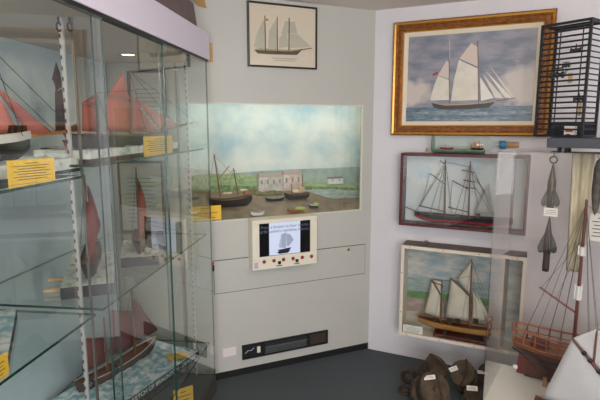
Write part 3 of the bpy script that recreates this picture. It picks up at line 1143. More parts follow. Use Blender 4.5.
for px in (428, 436, 450, 458, 476):
    a = P_(px, 320)
    MB().box(a[0] - .014, a[0] + .014, -.012, .012, a[1] - .02, a[1] + .012).build('deck_fitting', DWOOD, hull)
x0, z0 = WF.pix(402.5, 332.5, -.14)
x1, z1 = WF.pix(422.5, 326, -.14)
card('caption_card', 'white caption card standing in the lower left corner of the white case', WF.sub((x0 + x1) / 2, -.135, .0125), x1 - x0, .05, 5, group='white caption cards', material=PAPER)

# ------------------------------------------------------------------ ship in a bottle on top of the mahogany case
zt = RF.o.z + rh
bx0, _ = R.pix(431.5, 145, -.075)
bx1, _ = R.pix(519, 143, -.075)
Lb = bx1 - bx0
rb = .054
f = R.sub(bx0, -.075, zt + rb + .0015)
t = thing('glass_bottle', 'greenish glass bottle lying on its side on the mahogany ship case', 'bottle', f)
TX = Matrix.Rotation(PI / 2, 4, 'Y')
prof = [(0, .012), (.02, .006), (.04, .001), (rb, .012), (rb, Lb * .55), (rb * .9, Lb * .62), (rb * .62, Lb * .69), (.02, Lb * .745), (.0165, Lb * .80), (.0165, Lb * .85)]
MB().lathe(prof, 28, [1, 1, 1] + [0] * 8, TX).build('bottle_body', [BOTTLEG, clear('bottle_base_glass', (.55, .68, .6))], t)
MB().lathe([(.018, Lb * .79), (.023, Lb * .80), (.023, Lb * .855), (.018, Lb * .865)], 16, 0, TX).build('neck_wrap', mat('blue_wrap', (48, 128, 170), .6, bump=.6, bscale=120), t)
MB().lathe([(0, Lb * .82), (.0145, Lb * .825), (.0145, Lb), (.012, Lb * 1.004), (0, Lb * 1.004)], 14, 0, TX).build('cork', mat('cork', (190, 150, 104), .85, var=.2, scale=50), t)
mb = MB()
vs = []
n = 12
pl = [(Lb * .03 + Lb * .60 * i / n) for i in range(n + 1)]
for i, xx in enumerate(pl):
    for j in range(9):
        a = -2.45 + 1.76 * j / 8          # lower arc of the bottle
        vs.append((xx, math.cos(a) * (rb - .003), math.sin(a) * (rb - .003)))
fs = [(i * 9 + j, i * 9 + j + 1, (i + 1) * 9 + j + 1, (i + 1) * 9 + j) for i in range(n) for j in range(8)]
mb.add(vs, fs, 0, True)
zl = math.sin(-2.45) * (rb - .003)
hwid = abs(math.cos(-2.45)) * (rb - .003)
mb.box(pl[0], pl[-1], -hwid, hwid, zl - .001, zl + .001, 0)
mb.build('putty_sea', mat('putty_sea', (110, 142, 122), .6, rgb2=(150, 170, 150), scale=60), t)
# little ships inside
for (u0, u1, lab, hc, sc, hs) in ((.47, .62, 'tiny black schooner with tan sails inside the bottle, near its neck', (26, 30, 28), (206, 152, 104), .045),
                                  (.10, .27, 'tiny red and white steamer inside the bottle, near its base', (150, 52, 52), (210, 200, 190), .022)):
    g = f.sub(Lb * (u0 + u1) / 2, 0, zl + .0015)
    s = thing('bottle_ship', lab, 'model ship', g, 'tiny ships in the bottle')
    l2 = Lb * (u1 - u0) / 2
    mb = MB()
    mb.hull(-l2, l2, 0, .011, .009, .012, .018, (0, 0, 1, 1), cut=.1)
    mb.build('hull', [mat('tiny_hull_%d' % sum(hc), hc, .5), WOOD], s)
    msl = mat('tiny_sail_%d' % sum(sc), sc, .8)
    for k in ((-.45, .25) if hs > .03 else (-.2,)):
        xx = k * l2
        MB().cyl((xx, 0, .006), (xx, 0, hs + .008), .001, n=6).build('mast', SPAR, s)
        mb = MB()
        mb.sail([(xx - .022, .013), (xx - .002, .013), (xx - .002, hs + .006), (xx - .014, hs * .8)], 0, -.003, n=4)
        mb.build('sail', msl, s, solid=.0005)
        if hs > .03:
            mb = MB()
            mb.sail([(xx + .002, .014), (xx + .018, .014), (xx + .002, hs)], 0, -.003, n=4)
            mb.build('jib', msl, s, solid=.0005)

# ------------------------------------------------------------------ glass display cabinet on the left
ZC = 1.822
XN = -2.25
DP = .56
t = thing('display_cabinet', 'tall glass display cabinet with white top along the left wall', 'cabinet', CAB)
M_LAM = mat('white_laminate', (224, 219, 236), .35)
mb = MB()
mb.box(XN, .03, -.006, DP + .02, 1.832, 1.965)
mb.build('top_fascia', M_LAM, t, bev=.003)
mb = MB()
mb.box(XN, .012, -.002, .03, 1.822, 1.8318, 0)
mb.build('door_track', mat('dark_track', (38, 40, 40), .4, metal=.3), t)
mb = MB()
mb.box(XN, .0, .03, DP, ZC, 1.832, 0)
mb.build('inner_ceiling', mat('inner_ceiling', (196, 188, 178), .7), t)
mb = MB()
mb.box(XN, .0, DP - .012, DP, .1, ZC)
mb.build('back_panel', mat('blue_grey_back', (198, 216, 222), .3, var=.12, scale=3), t)
mb = MB()
mb.box(XN, .0, .0, DP, .0, .1)
mb.build('plinth', mat('cabinet_plinth', (70, 66, 60), .5), t)
mb = MB()
pane(mb, -.006, 0, .002, DP - .013, .101, ZC, 'x')
mb.build('end_pane', [GLASS, EDGE], t)
for x0, x1, y in ((-.575, -.008, .002), (-1.085, -.555, .014), (-1.63, -1.05, .002), (-2.2, -1.6, .014)):
    mb = MB()
    pane(mb, x0, x1, y, y + .006, .102, 1.8215, 'y')
    mb.build('glass_door', [GLASS, EDGE], t)


def shelf(x0, x1, z, y0=.028):
    mb = MB()
    pane(mb, x0, x1, y0, DP - .014, z - .008, z, 'z')
    return mb.build('glass_shelf', [SHELFG, EDGE], t)


ZL1, ZR1, ZM, ZB = 1.354, 1.38, .922, .30
shelf(-2.2, CAB.pix(83.5, 178, .028)[0], ZL1)
shelf(-2.2, CAB.pix(96, 321, .028)[0], ZM)
shelf(-1.10, -.01, ZR1)
shelf(-1.10, -.01, ZM - .002)
shelf(-1.10, -.01, ZB)
M_STD = mat('upright_white', (206, 204, 200), .35, metal=.3)
M_SLOT = mat('upright_slot', (92, 60, 52), .7)
for (px, py, uw) in ((61, 25, .0065), (72, 25, .003), (186, 66, .006)):  # the middle thin grey strip stands in for the first upright's reflection
    x, y = CAB.pixz(px, py, 1.80)
    y = min(y, DP - .03)
    mb = MB()
    mb.box(x - .004, x + .004, y - uw, y + uw, .102, ZC - .001, 0)
    zz = .13
    while zz < ZC - .03 and uw > .004:
        for sx in (-1, 1):
            mb.box(x + sx * .004 - .0006, x + sx * .004 + .0006, y + uw * .25, y + uw * .95, zz, zz + .012, 1)
        zz += .032
    mb.build('upright_or_reflection', [M_STD if uw > .004 else mat('upright_reflection_grey', (116, 108, 102), .4, metal=.3), M_SLOT], t)
    mb = MB()
    mb.ring((x - .012, y, ZC - .03), .012, .003, (0, 1, 0), 12)
    mb.cyl((x - .012, y, ZC - .018), (x - .012, y, ZC - .001), .003)
    mb.build('hook', mat('dark_hook', (50, 52, 52), .4, metal=.6), t)
# recessed downlights
M_LAMP = mat('lamp_glow', (255, 226, 176), .4, emit=9)
lamps = []
for (px, py) in ((128, 57), ):
    x, y = CAB.pixz(px, py - 3, ZC)
    lamps.append((x, y))
lamps += [(-1.42, .3)]
for x, y in lamps:
    mb = MB()
    mb.lathe([(.030, -.001), (.034, -.006), (.044, -.005), (.046, 0)], 20, 0, Matrix.Translation((x, y, ZC)))
    o = mb.build('downlight_rim', mat('downlight_rim', (190, 170, 140), .3, metal=.8), t)
    mb = MB()
    mb.lathe([(0, -.003), (.03, -.003), (.03, -.001)], 20, 0, Matrix.Translation((x, y, ZC)))
    mb.build('downlight_lens', M_LAMP, o)
    L = bpy.data.lights.new('downlight', 'SPOT')
    L.energy = 4
    L.color = (1, .84, .64)
    L.spot_size = math.radians(120)
    L.spot_blend = .8
    L.shadow_soft_size = .03
    lo = bpy.data.objects.new('downlight_lamp', L)
    C.objects.link(lo)
    lo.location = CAB.w(x, y, ZC - .012)

# framed text panels standing at the far end inside the cabinet
for (pa, pb, zb, lab, mc) in (((127, 71), (167, 134), ZR1, 'grey framed text panel standing at the far end of the upper shelf', (150, 148, 142)),
                              ((117, 161), (166, 240), ZM - .002, 'beige-mounted framed text panel standing at the far end of the middle shelf', (168, 160, 148))):
    xa, za = END.pix(*pa, -.03)
    xb, _ = END.pix(*pb, -.03)
    f = END.sub((xa + xb) / 2, -.03, zb + .0005)
    h = za - zb
    w = xb - xa
    s = thing('framed_notice', lab, 'notice', f, 'framed text panels in the cabinet')
    frame_ring(MB(), w, h, [(0, .012), (0, -.006), (.01, -.008), (.012, 0)]).build('frame', mat('panel_frame_dark', (74, 72, 72), .5), s)
    mb = MB()
    mb.box(-w / 2 + .008, w / 2 - .008, 0, .01, .008, h - .008, 0)
    mb.flat([(-w * .36, h * .1), (w * .36, h * .1), (w * .36, h * .82), (-w * .36, h * .82)], -.0004, 1)
    for i in range(12):
        zz = h * (.76 - .055 * i)
        k = .3 if i % 3 else .24
        mb.flat([(-w * .3, zz), (w * k, zz), (w * k, zz + .004), (-w * .3, zz + .004)], -.0008, 2)
    mb.build('sheet', [mat('panel_mount_%d' % mc[0], mc, .8), mat('panel_sheet', (158, 160, 154), .8), mat('panel_print', (108, 106, 100), .8)], s)

# ---- model boats in the cabinet
GC = 'model ships in the glass cabinet'
M_RED = mat('tan_red_sail', (200, 120, 106), .8, var=.12, scale=14)
M_RED2 = mat('rose_sail', (186, 106, 100), .8, var=.14, scale=14)
M_ROSE = mat('dull_rose_sail', (160, 92, 84), .8, var=.14, scale=14)
M_BRN = mat('dark_brown_sail', (74, 50, 46), .8, var=.2, scale=14)
M_OX = mat('oxblood_sail', (132, 58, 46), .8, var=.2, scale=12)


def base_box(mb, x0, x1, y0, y1, z0, z1, amp=.008, mtop=0, mside=1, band=0):
    nx, ny = 26, 10
    vs = []
    for j in range(ny + 1):
        for i in range(nx + 1):
            xx = x0 + (x1 - x0) * i / nx
            yy = y0 + (y1 - y0) * j / ny
            e = 0 if i in (0, nx) or j in (0, ny) else 1
            vs.append((xx, yy, z1 + e * amp * (math.sin(i * 1.9 + j * .8) * math.sin(j * 2.3 + i * .6))))
    mb.add(vs, [(j * (nx + 1) + i, j * (nx + 1) + i + 1, (j + 1) * (nx + 1) + i + 1, (j + 1) * (nx + 1) + i) for j in range(ny) for i in range(nx)], mtop, True)
    v = [(x, y, z) for x in (x0, x1) for y in (y0, y1) for z in (z0, z1)]
    mb.add(v, [(0, 1, 3, 2), (4, 6, 7, 5), (0, 4, 5, 1), (2, 3, 7, 6), (0, 2, 6, 4)], mside)
    if band:
        e = .0015
        mb.add([(x, y, z) for x in (x0 - e, x1 + e) for y in (y0 - e, y1 + e) for z in (z0 + (z1 - z0) * (1 - band), z1)],
               [(0, 1, 3, 2), (4, 6, 7, 5), (0, 4, 5, 1), (2, 3, 7, 6)], mtop)
    return mb


# upper shelf, right bay: rose-sailed ketch, bow away
yd = .13
zz = ZR1 + .0005
f = CAB.sub(-.45, yd, zz)
t = thing('model_ketch', 'rose-sailed model ketch with black hull, upper shelf beside the second yellow card', 'model ship', f, GC)
P_ = lambda *p: f.pix(*p, 0)
mb = MB()
base_box(mb, P_(72, 150)[0], P_(166, 150)[0], -.058, .13, 0, .04, .006, band=.7)
mb.build('sea_base', [SEAW, DWOOD], t)
a, b = P_(74, 134), P_(163, 133)
mb = MB()
mb.hull(a[0], b[0], .02, a[1], P_(110, 136)[1], b[1], .1, (0, 0, 1, 2))
mb.build('hull', [BLACK, WOOD, SPAR], t)
mb = MB()
a, b = P_(150, 133), P_(193, 122.5)
mb.cyl((a[0], 0, a[1]), (b[0], 0, b[1]), .007, .004, 8)
mb.build('bowsprit', SPAR, t)
for p, q in (((98, 135), (97, 92)), ((131, 135), (130, 70))):
    a, b = P_(*p), P_(*q)
    MB().cyl((a[0], 0, a[1]), (b[0], 0, b[1]), .006, .003, 8).build('mast', SPAR, t)
for nm, ps, m in (('mizzen_sail', [(82, 131), (97, 132), (97, 107), (82, 103)], M_ROSE), ('mizzen_topsail', [(82, 102.5), (97, 106.5), (94, 95)], M_ROSE), ('mainsail', [(104.5, 131), (131, 132), (131, 102), (108, 96.5)], M_RED), ('topsail', [(108.5, 95.5), (130.5, 101), (121.5, 73)], M_RED),
                  ('foresail', [(133, 131), (158, 130.5), (133, 100)], M_RED2), ('jib', [(160, 129.5), (180, 126), (134, 98)], M_RED)):
    mb = MB()
    mb.sail([P_(*p) for p in ps], 0, -.015)
    mb.build(nm, m, t, solid=.001)
mb = MB()
for p, q in (((130, 71), (192, 123)), ((130, 71), (172, 128)), ((130, 72), (122, 135)), ((130, 72), (140, 134)), ((97, 93), (92, 134)), ((97, 93), (103, 134)), ((97, 93), (130, 90))):
    a, b = P_(*p), P_(*q)
    mb.tube([(a[0], 0, a[1]), (b[0], -.03, b[1])], .001, 4)
mb.build('rigging', LINE, t)

# upper shelf, left bay: barge with pink sails
yd = .2
zz = ZL1 + .0005
f = CAB.sub(-1.5, yd, zz)
t = thing('model_barge', 'black-hulled model barge with white bulwark and pink sails, upper shelf at the left', 'model ship', f, GC)
mb = MB()
x1 = P_(55, 150)[0]
base_box(mb, -.4, x1, -.09, .12, 0, .045, .008, band=.75)
mb.build('sea_base', [SEAW, SLATE], t)
b = P_(29, 131.5)
mb = MB()
mb.hull(-.38, b[0], .03, b[1] - .004, b[1] - .012, b[1], .12, (0, 0, 1, 2), k=8, counter=.3)
hull = mb.build('hull', [BLACK, WOOD, WHITE], t)
mb = MB()
for sg in (-1, 1):
    pts = []
    for i in range(21):
        tt = i / 20
        x = -.38 + (b[0] + .38) * tt
        fq = .72 + .28 * math.sin(min(tt / .35, 1) * PI / 2)
        if tt > .5:
            fq *= max(.05, math.cos(((tt - .5) / .5) ** 1.9 * PI / 2))
        zt_ = (b[1] - .004) * (1 - tt / .45) * (1 - tt) + (b[1] - .012) * tt * (1 - tt) / (.45 * .55) + b[1] * tt * (tt - .45) / .55
        pts.append((x, sg * (.0605 * fq + .0005), zt_))
    vs = [p for x, y, z in pts for p in ((x, y, z - .02), (x, y, z + .002), (x, y + sg * .003, z + .002), (x, y + sg * .003, z - .02))]
    fs = []
    for i in range(20):
        for j in range(4):
            fs.append((i * 4 + j, (i + 1) * 4 + j, (i + 1) * 4 + (j + 1) % 4, i * 4 + (j + 1) % 4))
    mb.add(vs, fs, 0)
mb.build('bulwark', WHITE, hull)
a, b = P_(14, 137.5), P_(76, 130.5)
MB().cyl((a[0], 0, a[1]), (b[0], 0, b[1]), .007, .004, 8).build('bowsprit', mat('orange_spar', (196, 128, 70), .5), t)
a, b = P_(-6, 137), P_(-9, 45)
MB().cyl((a[0], 0, a[1]), (b[0], 0, b[1]), .008, .004, 8).build('mast', SPAR, t)
for nm, ps, m in (('jib', [(27, 134), (52, 132.8), (-8, 86)], M_RED2), ('foresail', [(-4, 134), (21, 133), (-8, 92)], M_RED), ('mainsail', [(-70, 140), (-9, 136), (-11, 88), (-60, 60)], M_RED)):
    mb = MB()
    mb.sail([P_(*p) for p in ps], 0 if nm != 'jib' else -.004, -.02)
    mb.build(nm, m, t, solid=.001)
mb = MB()
for p, q in (((-9, 48), (74, 131)), ((-9, 70), (56, 132)), ((-9, 50), (6, 136)), ((-9, 50), (-20, 138))):
    a, b = P_(*p), P_(*q)
    mb.tube([(a[0], 0, a[1]), (b[0], 0 if q[0] > 40 else -.05, b[1])], .001, 4)
mb.build('rigging', LINE, t)
for px in (6, 12, 19):
    a = P_(px, 131)
    MB().box(a[0] - .007, a[0] + .007, -.02, .02, a[1] - .01, a[1] + .016).build('deck_fitting', BLACK, hull)

# upper shelf, behind the upright: dark brown sail, red hull
yd = .4
f = CAB.sub(-.66, yd, ZR1 + .0005)
t = thing('model_barge', 'small red-hulled model with tall dark brown sail behind the metal upright, upper shelf', 'model ship', f, GC)
a, b = P_(90, 141), P_(64, 140)
mb = MB()
base_box(mb, a[0] + .03, b[0] - .05, -.06, .07, 0, .03, .005, band=.7)
o = mb.build('sea_base', [SEAW, DWOOD], t)
mb = MB()
mb.hull(a[0], b[0], .018, a[1], P_(78, 142)[1], b[1], .07, (0, 1, 2, 3), split=.6)
mb.build('hull', [mat('hull_rust_red', (156, 56, 46), .5), BLACK, WOOD, SPAR], t)
a, b = P_(67, 141), P_(62, 60)
MB().cyl((a[0], 0, a[1]), (b[0], 0, b[1]), .006, .003, 8).build('mast', SPAR, t)
for nm, ps, m in (('mainsail', [(55.5, 131), (66, 130), (62, 88), (55, 92)], M_BRN), ('topsail', [(52, 79), (55.5, 92), (62, 87), (56, 61.5)], M_BRN), ('jib', [(64, 130), (79, 132), (77, 123)], mat('plum_sail', (120, 72, 78), .8))):
    mb = MB()
    mb.sail([P_(*p) for p in ps], 0, -.012)
    mb.build(nm, m, t, solid=.001)


def bow_on(label, c_near, c_far, wid, zs, hgt, sail_m, hull_m, peg=False, off=0.0, sc=1.0, z_base=.04, edge=SLATE):
    """model on a sea base, bow towards the near end of the cabinet"""
    ax, ay = c_near
    bx, by = c_far
    L = math.hypot(bx - ax, by - ay)
    ang = math.atan2(by - ay, bx - ax)
    f = CAB.sub((ax + bx) / 2, (ay + by) / 2, zs + .0005, ang + PI)     # x towards the viewer
    t = thing('model_smack', label, 'model ship', f, GC)
    mb = MB()
    base_box(mb, -L / 2, L / 2, -wid / 2, wid / 2, 0, z_base, .008)
    mb.build('sea_base', [SEAW, edge], t)
    hl = L * .44
    mb = MB()
    mb.hull(-hl, hl * .92, z_base - .02, z_base + .055, z_base + .04, z_base + .065, wid * .42, (0, 0, 1, 2), y=off)
    mb.build('hull', [hull_m, WOOD, SPAR], t)
    mb = MB()
    mb.cyl((hl * .8, off, z_base + .055), (hl * 1.25, off, z_base + .085), .005, .003, 8)
    mb.build('bowsprit', SPAR, t)
    MB().cyl((.08 * L, off, z_base + .02), (.08 * L, off, z_base + hgt), .006, .003, 8).build('mast', SPAR, t)
    MB().cyl((-.28 * L, off, z_base + .02), (-.28 * L, off, z_base + hgt * .7), .005, .003, 8).build('mast', SPAR, t)
    for nm, ps in (('mainsail', [(.06 * L, z_base + .075), (-.24 * L, z_base + .085), (-.2 * L, z_base + hgt * .86), (.06 * L, z_base + hgt * .66)]),
                   ('mizzen_sail', [(-.29 * L, z_base + .075), (-.47 * L, z_base + .085), (-.44 * L, z_base + hgt * .6), (-.29 * L, z_base + hgt * .46)]),
                   ('foresail', [(.11 * L, z_base + .08), (.42 * L, z_base + .075), (.09 * L, z_base + hgt * .72)])):
        mb = MB()
        mb.sail(ps, off, .035)
        mb.build(nm, sail_m, t, solid=.001)
    mb = MB()
    for q in ((.47 * L, 0), (.0, wid * .2), (.0, -wid * .2), (.15 * L, wid * .2), (.15 * L, -wid * .2)):
        mb.tube([(.08 * L, off, z_base + hgt * .97), (q[0], off + q[1], z_base + .06)], .0009, 4)
    mb.build('rigging', LINE, t)
    if peg:
        for k in (.08, .36):
            MB().cyl((k * L, -wid / 2 - .06, .014), (k * L, -wid / 2, .014), .008, n=10).build('peg', mat('bare_wood', (206, 170, 128), .6), t)
    return t


zsm = ZM - .002
n0, n1 = CAB.pixz(60, 302, zsm), CAB.pixz(115, 292, zsm)
g0, g1 = CAB.pixz(62, 252, zsm + .04), CAB.pixz(116, 250, zsm + .04)
near = ((n0[0] + n1[0]) / 2, (n0[1] + n1[1]) / 2)
far = ((g0[0] + g1[0]) / 2 - .03, min((g0[1] + g1[1]) / 2, .4))
t = bow_on('oxblood-sailed model smack on a white-water base with wooden pegs, middle shelf behind the upright', near, (far[0], far[1] - .04), .17, zsm, .36, M_OX, BLACK, True)
n0, n1 = CAB.pixz(122.5, 269, zsm), CAB.pixz(163, 264, zsm)
g0, g1 = CAB.pixz(118, 240, zsm + .04), CAB.pixz(150, 238, zsm + .04)
near = ((n0[0] + n1[0]) / 2, (n0[1] + n1[1]) / 2 + .012)
far = ((g0[0] + g1[0]) / 2, (g0[1] + g1[1]) / 2 - .03)
t = bow_on('oxblood-sailed model smack with dark hull, right end of the middle shelf by the text panel', near, far, .15, zsm, .36, M_OX, mat('hull_umber', (62, 46, 40), .5), False)

# bottom shelf: long hull on a blue sea base with lettering
za = ZB + .0005
c0, c1 = CAB.pixz(142.8, 399, za), CAB.pixz(201.4, 357, za)
ang = math.atan2(c1[1] - c0[1], c1[0] - c0[0])
ln = math.hypot(c1[0] - c0[0], c1[1] - c0[1])
xm, ym = c1[0] - math.cos(ang) * .32, c1[1] - math.sin(ang) * .32
dpt = .3
yh = .075
f = CAB.sub(xm - math.sin(ang) * dpt / 2, ym + math.cos(ang) * dpt / 2 + .012, za, ang)
t = thing('model_ketch', 'dark brown model ketch on a blue lettered sea base, bottom shelf', 'model ship', f, GC)
mb = MB()
base_box(mb, -.36, .32, -dpt / 2, dpt / 2, 0, .035, .009)
mb.build('sea_base', [SEA, SLATE], t)
text_mesh('base_lettering', 'KETCH OF BRAUNTON - DEVON', .03, WHITE, t, .06, -dpt / 2 - .0008, .007)
mb = MB()
mb.hull(-.24, .25, .015, .09, .075, .1, .075, (0, 1, 2, 3), y=yh, split=.4)
hull = mb.build('hull', [mat('hull_soot', (44, 40, 40), .6), mat('hull_dark_brown', (84, 56, 46), .5), WOOD, mat('rail_white', (204, 192, 184), .6)], t)
for x, hm in ((.1, .40), (-.08, .33)):
    MB().cyl((x, yh, .05), (x, yh, hm), .006, .003, 8).build('mast', SPAR, t)
for nm, ps in (('mainsail', [(.09, .12), (-.06, .13), (-.04, .35), (.09, .30)]), ('mizzen_sail', [(-.09, .12), (-.22, .13), (-.2, .28), (-.09, .24)]), ('foresail', [(.11, .14), (.27, .13), (.105, .36)])):
    mb = MB()
    mb.sail(ps, yh, -.03)
    mb.build(nm, mat('plum_brown_sail', (112, 62, 60), .8, var=.2, scale=12), t, solid=.001)
mb = MB()
for q in ((.25, yh), (.05, yh - .04), (.14, yh - .04), (.05, yh + .04)):
    mb.tube([(.1, yh, .41), (q[0], q[1], .11)], .0009, 4)
mb.build('rigging', LINE, t)
for x in (-.22, -.08):
    mb = MB()
    mb.lathe([(.0, .0), (.018, 0), (.02, .006), (.012, .008), (0, .008)], 14, 0, Matrix.Translation((x, yh - .042, .085)) @ Matrix.Rotation(PI / 2, 4, 'X'))
    mb.box(x - .003, x + .003, yh - .0515, yh - .05, .072, .098, 1)
    mb.box(x - .013, x + .013, yh - .0515, yh - .05, .082, .088, 1)
    mb.build('lifebuoy', [BLACK, STEEL], hull)
# left bay, middle shelf: light blue base at the picture edge
zl_ = ZM + .0005
e0, e1 = CAB.pixz(15.5, 307, zl_ + .03), CAB.pixz(3, 372, zl_ + .03)
f = CAB.sub(e1[0] + .058, e1[1] + .034, zl_, math.atan2(e0[1] - e1[1], e0[0] - e1[0]))
t = thing('model_dinghy', 'model boat on a pale blue sea base at the near end of the middle shelf', 'model ship', f, GC)
mb = MB()
base_box(mb, .0, .36, 0, .2, 0, .03, .005)
mb.build('sea_base', [SEA, SLATE], t)
mb = MB()
mb.hull(.04, .36, .02, .07, .06, .08, .075, (0, 0, 1, 2), y=.12)
mb.build('hull', [mat('hull_brown', (96, 66, 50), .6), WOOD, SPAR], t)
MB().cyl((.22, .12, .05), (.22, .12, .33), .006, .003, 8).build('mast', SPAR, t)
mb = MB()
mb.sail([(.21, .1), (.07, .1), (.1, .28), (.21, .24)], .12, -.02)
mb.build('sail', M_ROSE, t, solid=.001)

# yellow cards in the cabinet
def card_px(label, y, x0, x1, py0, py1, zb, rows=6):
    a = CAB.pix(x0, py0, y)
    b = CAB.pix(x1, py1, y)
    card('text_card', label, CAB.sub((a[0] + b[0]) / 2, y, zb), b[0] - a[0], a[1] - zb, rows)


# seen face-on by the viewer: the cards stand turned towards the room's near end
def card_view(label, px0, py, px1, ptop, z, turn, rows=7):
    y = .05
    x = CAB.pix((px0 + px1) / 2, py, y)[0]
    g = CAB.sub(x, y, z, turn)
    a, b = g.pix(px0, py, 0), g.pix(px1, py, 0)
    h = g.pix((px0 + px1) / 2, ptop, 0)[1]
    card('text_card', label, g, b[0] - a[0], h, rows)


card_view('yellow text card in front of the black-hulled barge on the upper shelf', 10, 186, 57, 159, ZL1 + .0005, math.radians(-20))
card_view('yellow text card in front of the rose-sailed ketch on the upper shelf', 145, 155, 173.5, 136, ZR1 + .0005, math.radians(-10))
x, y = CAB.pixz(178, 356, ZB + .045)
card('text_card', 'yellow card lying on the blue sea base of the bottom shelf', CAB.sub(x, max(y, .06), ZB + .046, math.radians(-50)), .1, .07, 3, flatc=True)
x, y = CAB.pixz(169, 394, .115)
card('text_card', 'yellow card below the bottom shelf, near the cabinet floor', CAB.sub(-.38, .05, .103, math.radians(-50)), .1, .13, 5)
x = CAB.pix(3, 380, .036)[0]
card('text_card', 'yellow card at the near end of the middle shelf, on the picture edge', CAB.sub(x - .028, .036, ZM + .0005), .1, .055, 5)

# ------------------------------------------------------------------ on top of the cabinet
xa = CAB.pix(201.5, 28.5, -.0)[0]
f = CAB.sub(xa - .14, .12, 1.9655)
t = thing('sea_model', 'blue and white sea model block on top of the cabinet', 'model', f)
mb = MB()
zt0 = CAB.pix(195, 9, .05)[1] - 1.9655
mb.prism([(-.4, 0), (.14, 0), (.09, zt0), (-.4, zt0)], -.1, .14)
mb.build('block', mat('grey_brown_block', (112, 98, 98), .8, var=.15, scale=20), t)
mb = MB()
base_box(mb, -.4, .085, -.1, .14, zt0 + .0005, zt0 + .045, .01, 1, 0)
mb.build('sea_top', [mat('blue_sea_side', (104, 156, 176), .6, rgb2=(140, 180, 192), scale=30), SEA], t)
# tan card on the wall above, tan batten behind the cabinet end
xa, za = B.pix(189, -8, 0)
pts = [B.pix(*p, 0) for p in ((186, -6), (203, -6), (206.5, 8.5), (198, 6))]
f = B.sub(pts[2][0], -.001, pts[2][1])
mb = MB()
mb.prism([(max(a - pts[2][0], -.13), min(b - pts[2][1], CEIL - pts[2][1] - .002)) for a, b in pts[::-1]][::-1], -.003, 0)
tag(mb.build('tan_card', mat('tan_cardboard', (176, 138, 84), .8, var=.1), fr=f), 'tan cardboard piece fixed on the wall just above the cabinet', 'cardboard')
a, b = B.pix(205, 62, 0), B.pix(212.3, 43, 0)
f = B.sub((a[0] + b[0]) / 2, -.0005, a[1])
tag(MB().box(-(b[0] - a[0]) / 2, (b[0] - a[0]) / 2, -.006, 0, 0, b[1] - a[1]).build('tan_strip', mat('tan_strip', (188, 158, 112), .8), fr=f), 'short tan strip on the wall beside the cabinet top corner', 'strip')

# ------------------------------------------------------------------ acrylic case on the right
CW, CDp, ZT = 1.15, .47, 1.39
ZP = .215
t = thing('acrylic_case', 'tall clear acrylic case on a white plinth, right foreground', 'display case', CASE)
M_PLW = mat('plinth_white', (240, 240, 230), .5)
mb = MB()
mb.box(0, CW, 0, CDp, 0, ZP)
mb.build('plinth', M_PLW, t, bev=.003)
T = .005
for nm, args, ax in (('front_panel', (0, CW, 0, T, ZP + .0005, ZT - T), 'y'), ('rear_panel', (0, CW, CDp - T, CDp, ZP + .0005, ZT - T), 'y'), ('side_panel', (0, T, T, CDp - T, ZP + .0005, ZT - T), 'x'), ('side_panel', (CW - T, CW, T, CDp - T, ZP + .0005, ZT - T), 'x'), ('top_panel', (0, CW, 0, CDp, ZT - T, ZT), 'z')):
    mb = MB()
    pane(mb, *args, ax)
    mb.build(nm, [ACRYL, ACEDGE], t)

yb = CDp - .02
P_ = lambda px, py, y=yb: CASE.pix(px, py, y)


def patent_log(label, pt, pbm, pw, group, fins_px, ring=True, cm=0):
    yl = yb - .05
    a = CASE.pix(*pt, yl)
    b = CASE.pix(*pbm, yl)
    H = a[1] - b[1]
    f = CASE.sub((a[0] + b[0]) / 2, yl, b[1])
    t = thing('patent_log', label, 'ship log', f, group)
    r = pw
    M_ = mat('log_bronze', (92, 84, 62), .4, metal=.5, rgb2=(60, 52, 42), scale=18) if cm == 0 else mat('log_rust', (78, 58, 52), .5, metal=.3, rgb2=(58, 44, 42), scale=18)
    MB().lathe([(0, 0), (r * .8, 0), (r * .85, H * .06), (r * .8, H * .3), (r, H * .38), (r, H * .62), (r * .85, H * .68), (r * .55, H * .82), (r * .2, H * .97), (0, H)], 18, 0).build('body', M_, t)
    fz0, fz1, fw_ = fins_px
    for k in range(4):
        mb = MB()
        prof = [(r * .7, H * fz1), (r * .8, H * fz0), (r * 1.6, H * (fz0 - .03)), (fw_ * .95, H * (fz0 + .0)), (fw_, H * (fz0 + .08)), (fw_ * .75, H * (fz0 + .2))]
        mb.prism(prof, -.0025, .0025)
        o = mb.build('fin', mat('fin_green', (70, 74, 58), .45, metal=.4, rgb2=(50, 48, 40), scale=25), t)
        o.rotation_euler = (0, 0, PI / 2 * k + .35)
    if ring:
        MB().ring((0, 0, H + .016), .016, .004, (0, 1, 0)).build('ring', M_, t)
    return t, f


GL = 'patent logs hanging in the acrylic case'
t, f = patent_log('upper bronze patent log with ring and white tag, hanging in the acrylic case', (552.5, 163), (550.5, 212), .019, GL, (.14, .5, .042), True, 0)
tg = MB()
a, b = f.pix(543.5, 216, -.05), f.pix(558, 208.5, -.05)
tg.box(a[0], b[0], -.052, -.050, a[1] + .002, b[1], 0)
for i in range(3):
    zz = a[1] + (b[1] - a[1]) * (.3 + .2 * i)
    tg.box(a[0] + .006, b[0] - .006, -.0524, -.052, zz, zz + .002, 1)
tg.build('tag', [PAPER, INK], t)
mb = MB()
mb.tube([(0, 0, (CASE.pix(552.5, 163, yb - .05)[1] - f.o.z) + .03), (0, 0, ZT - T - .001 - f.o.z)], .002, 6)
mb.build('cord', LINE, t)
t, f = patent_log('lower rusty patent log with broad fins below the tagged one', (549, 216.5), (546, 271), .019, GL, (.36, .72, .044), False, 1)
mb = MB()
mb.tube([(0, 0, CASE.pix(549, 216.5, yb - .05)[1] - f.o.z - .005), (.004, 0, CASE.pix(550, 212, yb - .05)[1] - f.o.z)], .002, 6)
mb.build('cord', LINE, t)

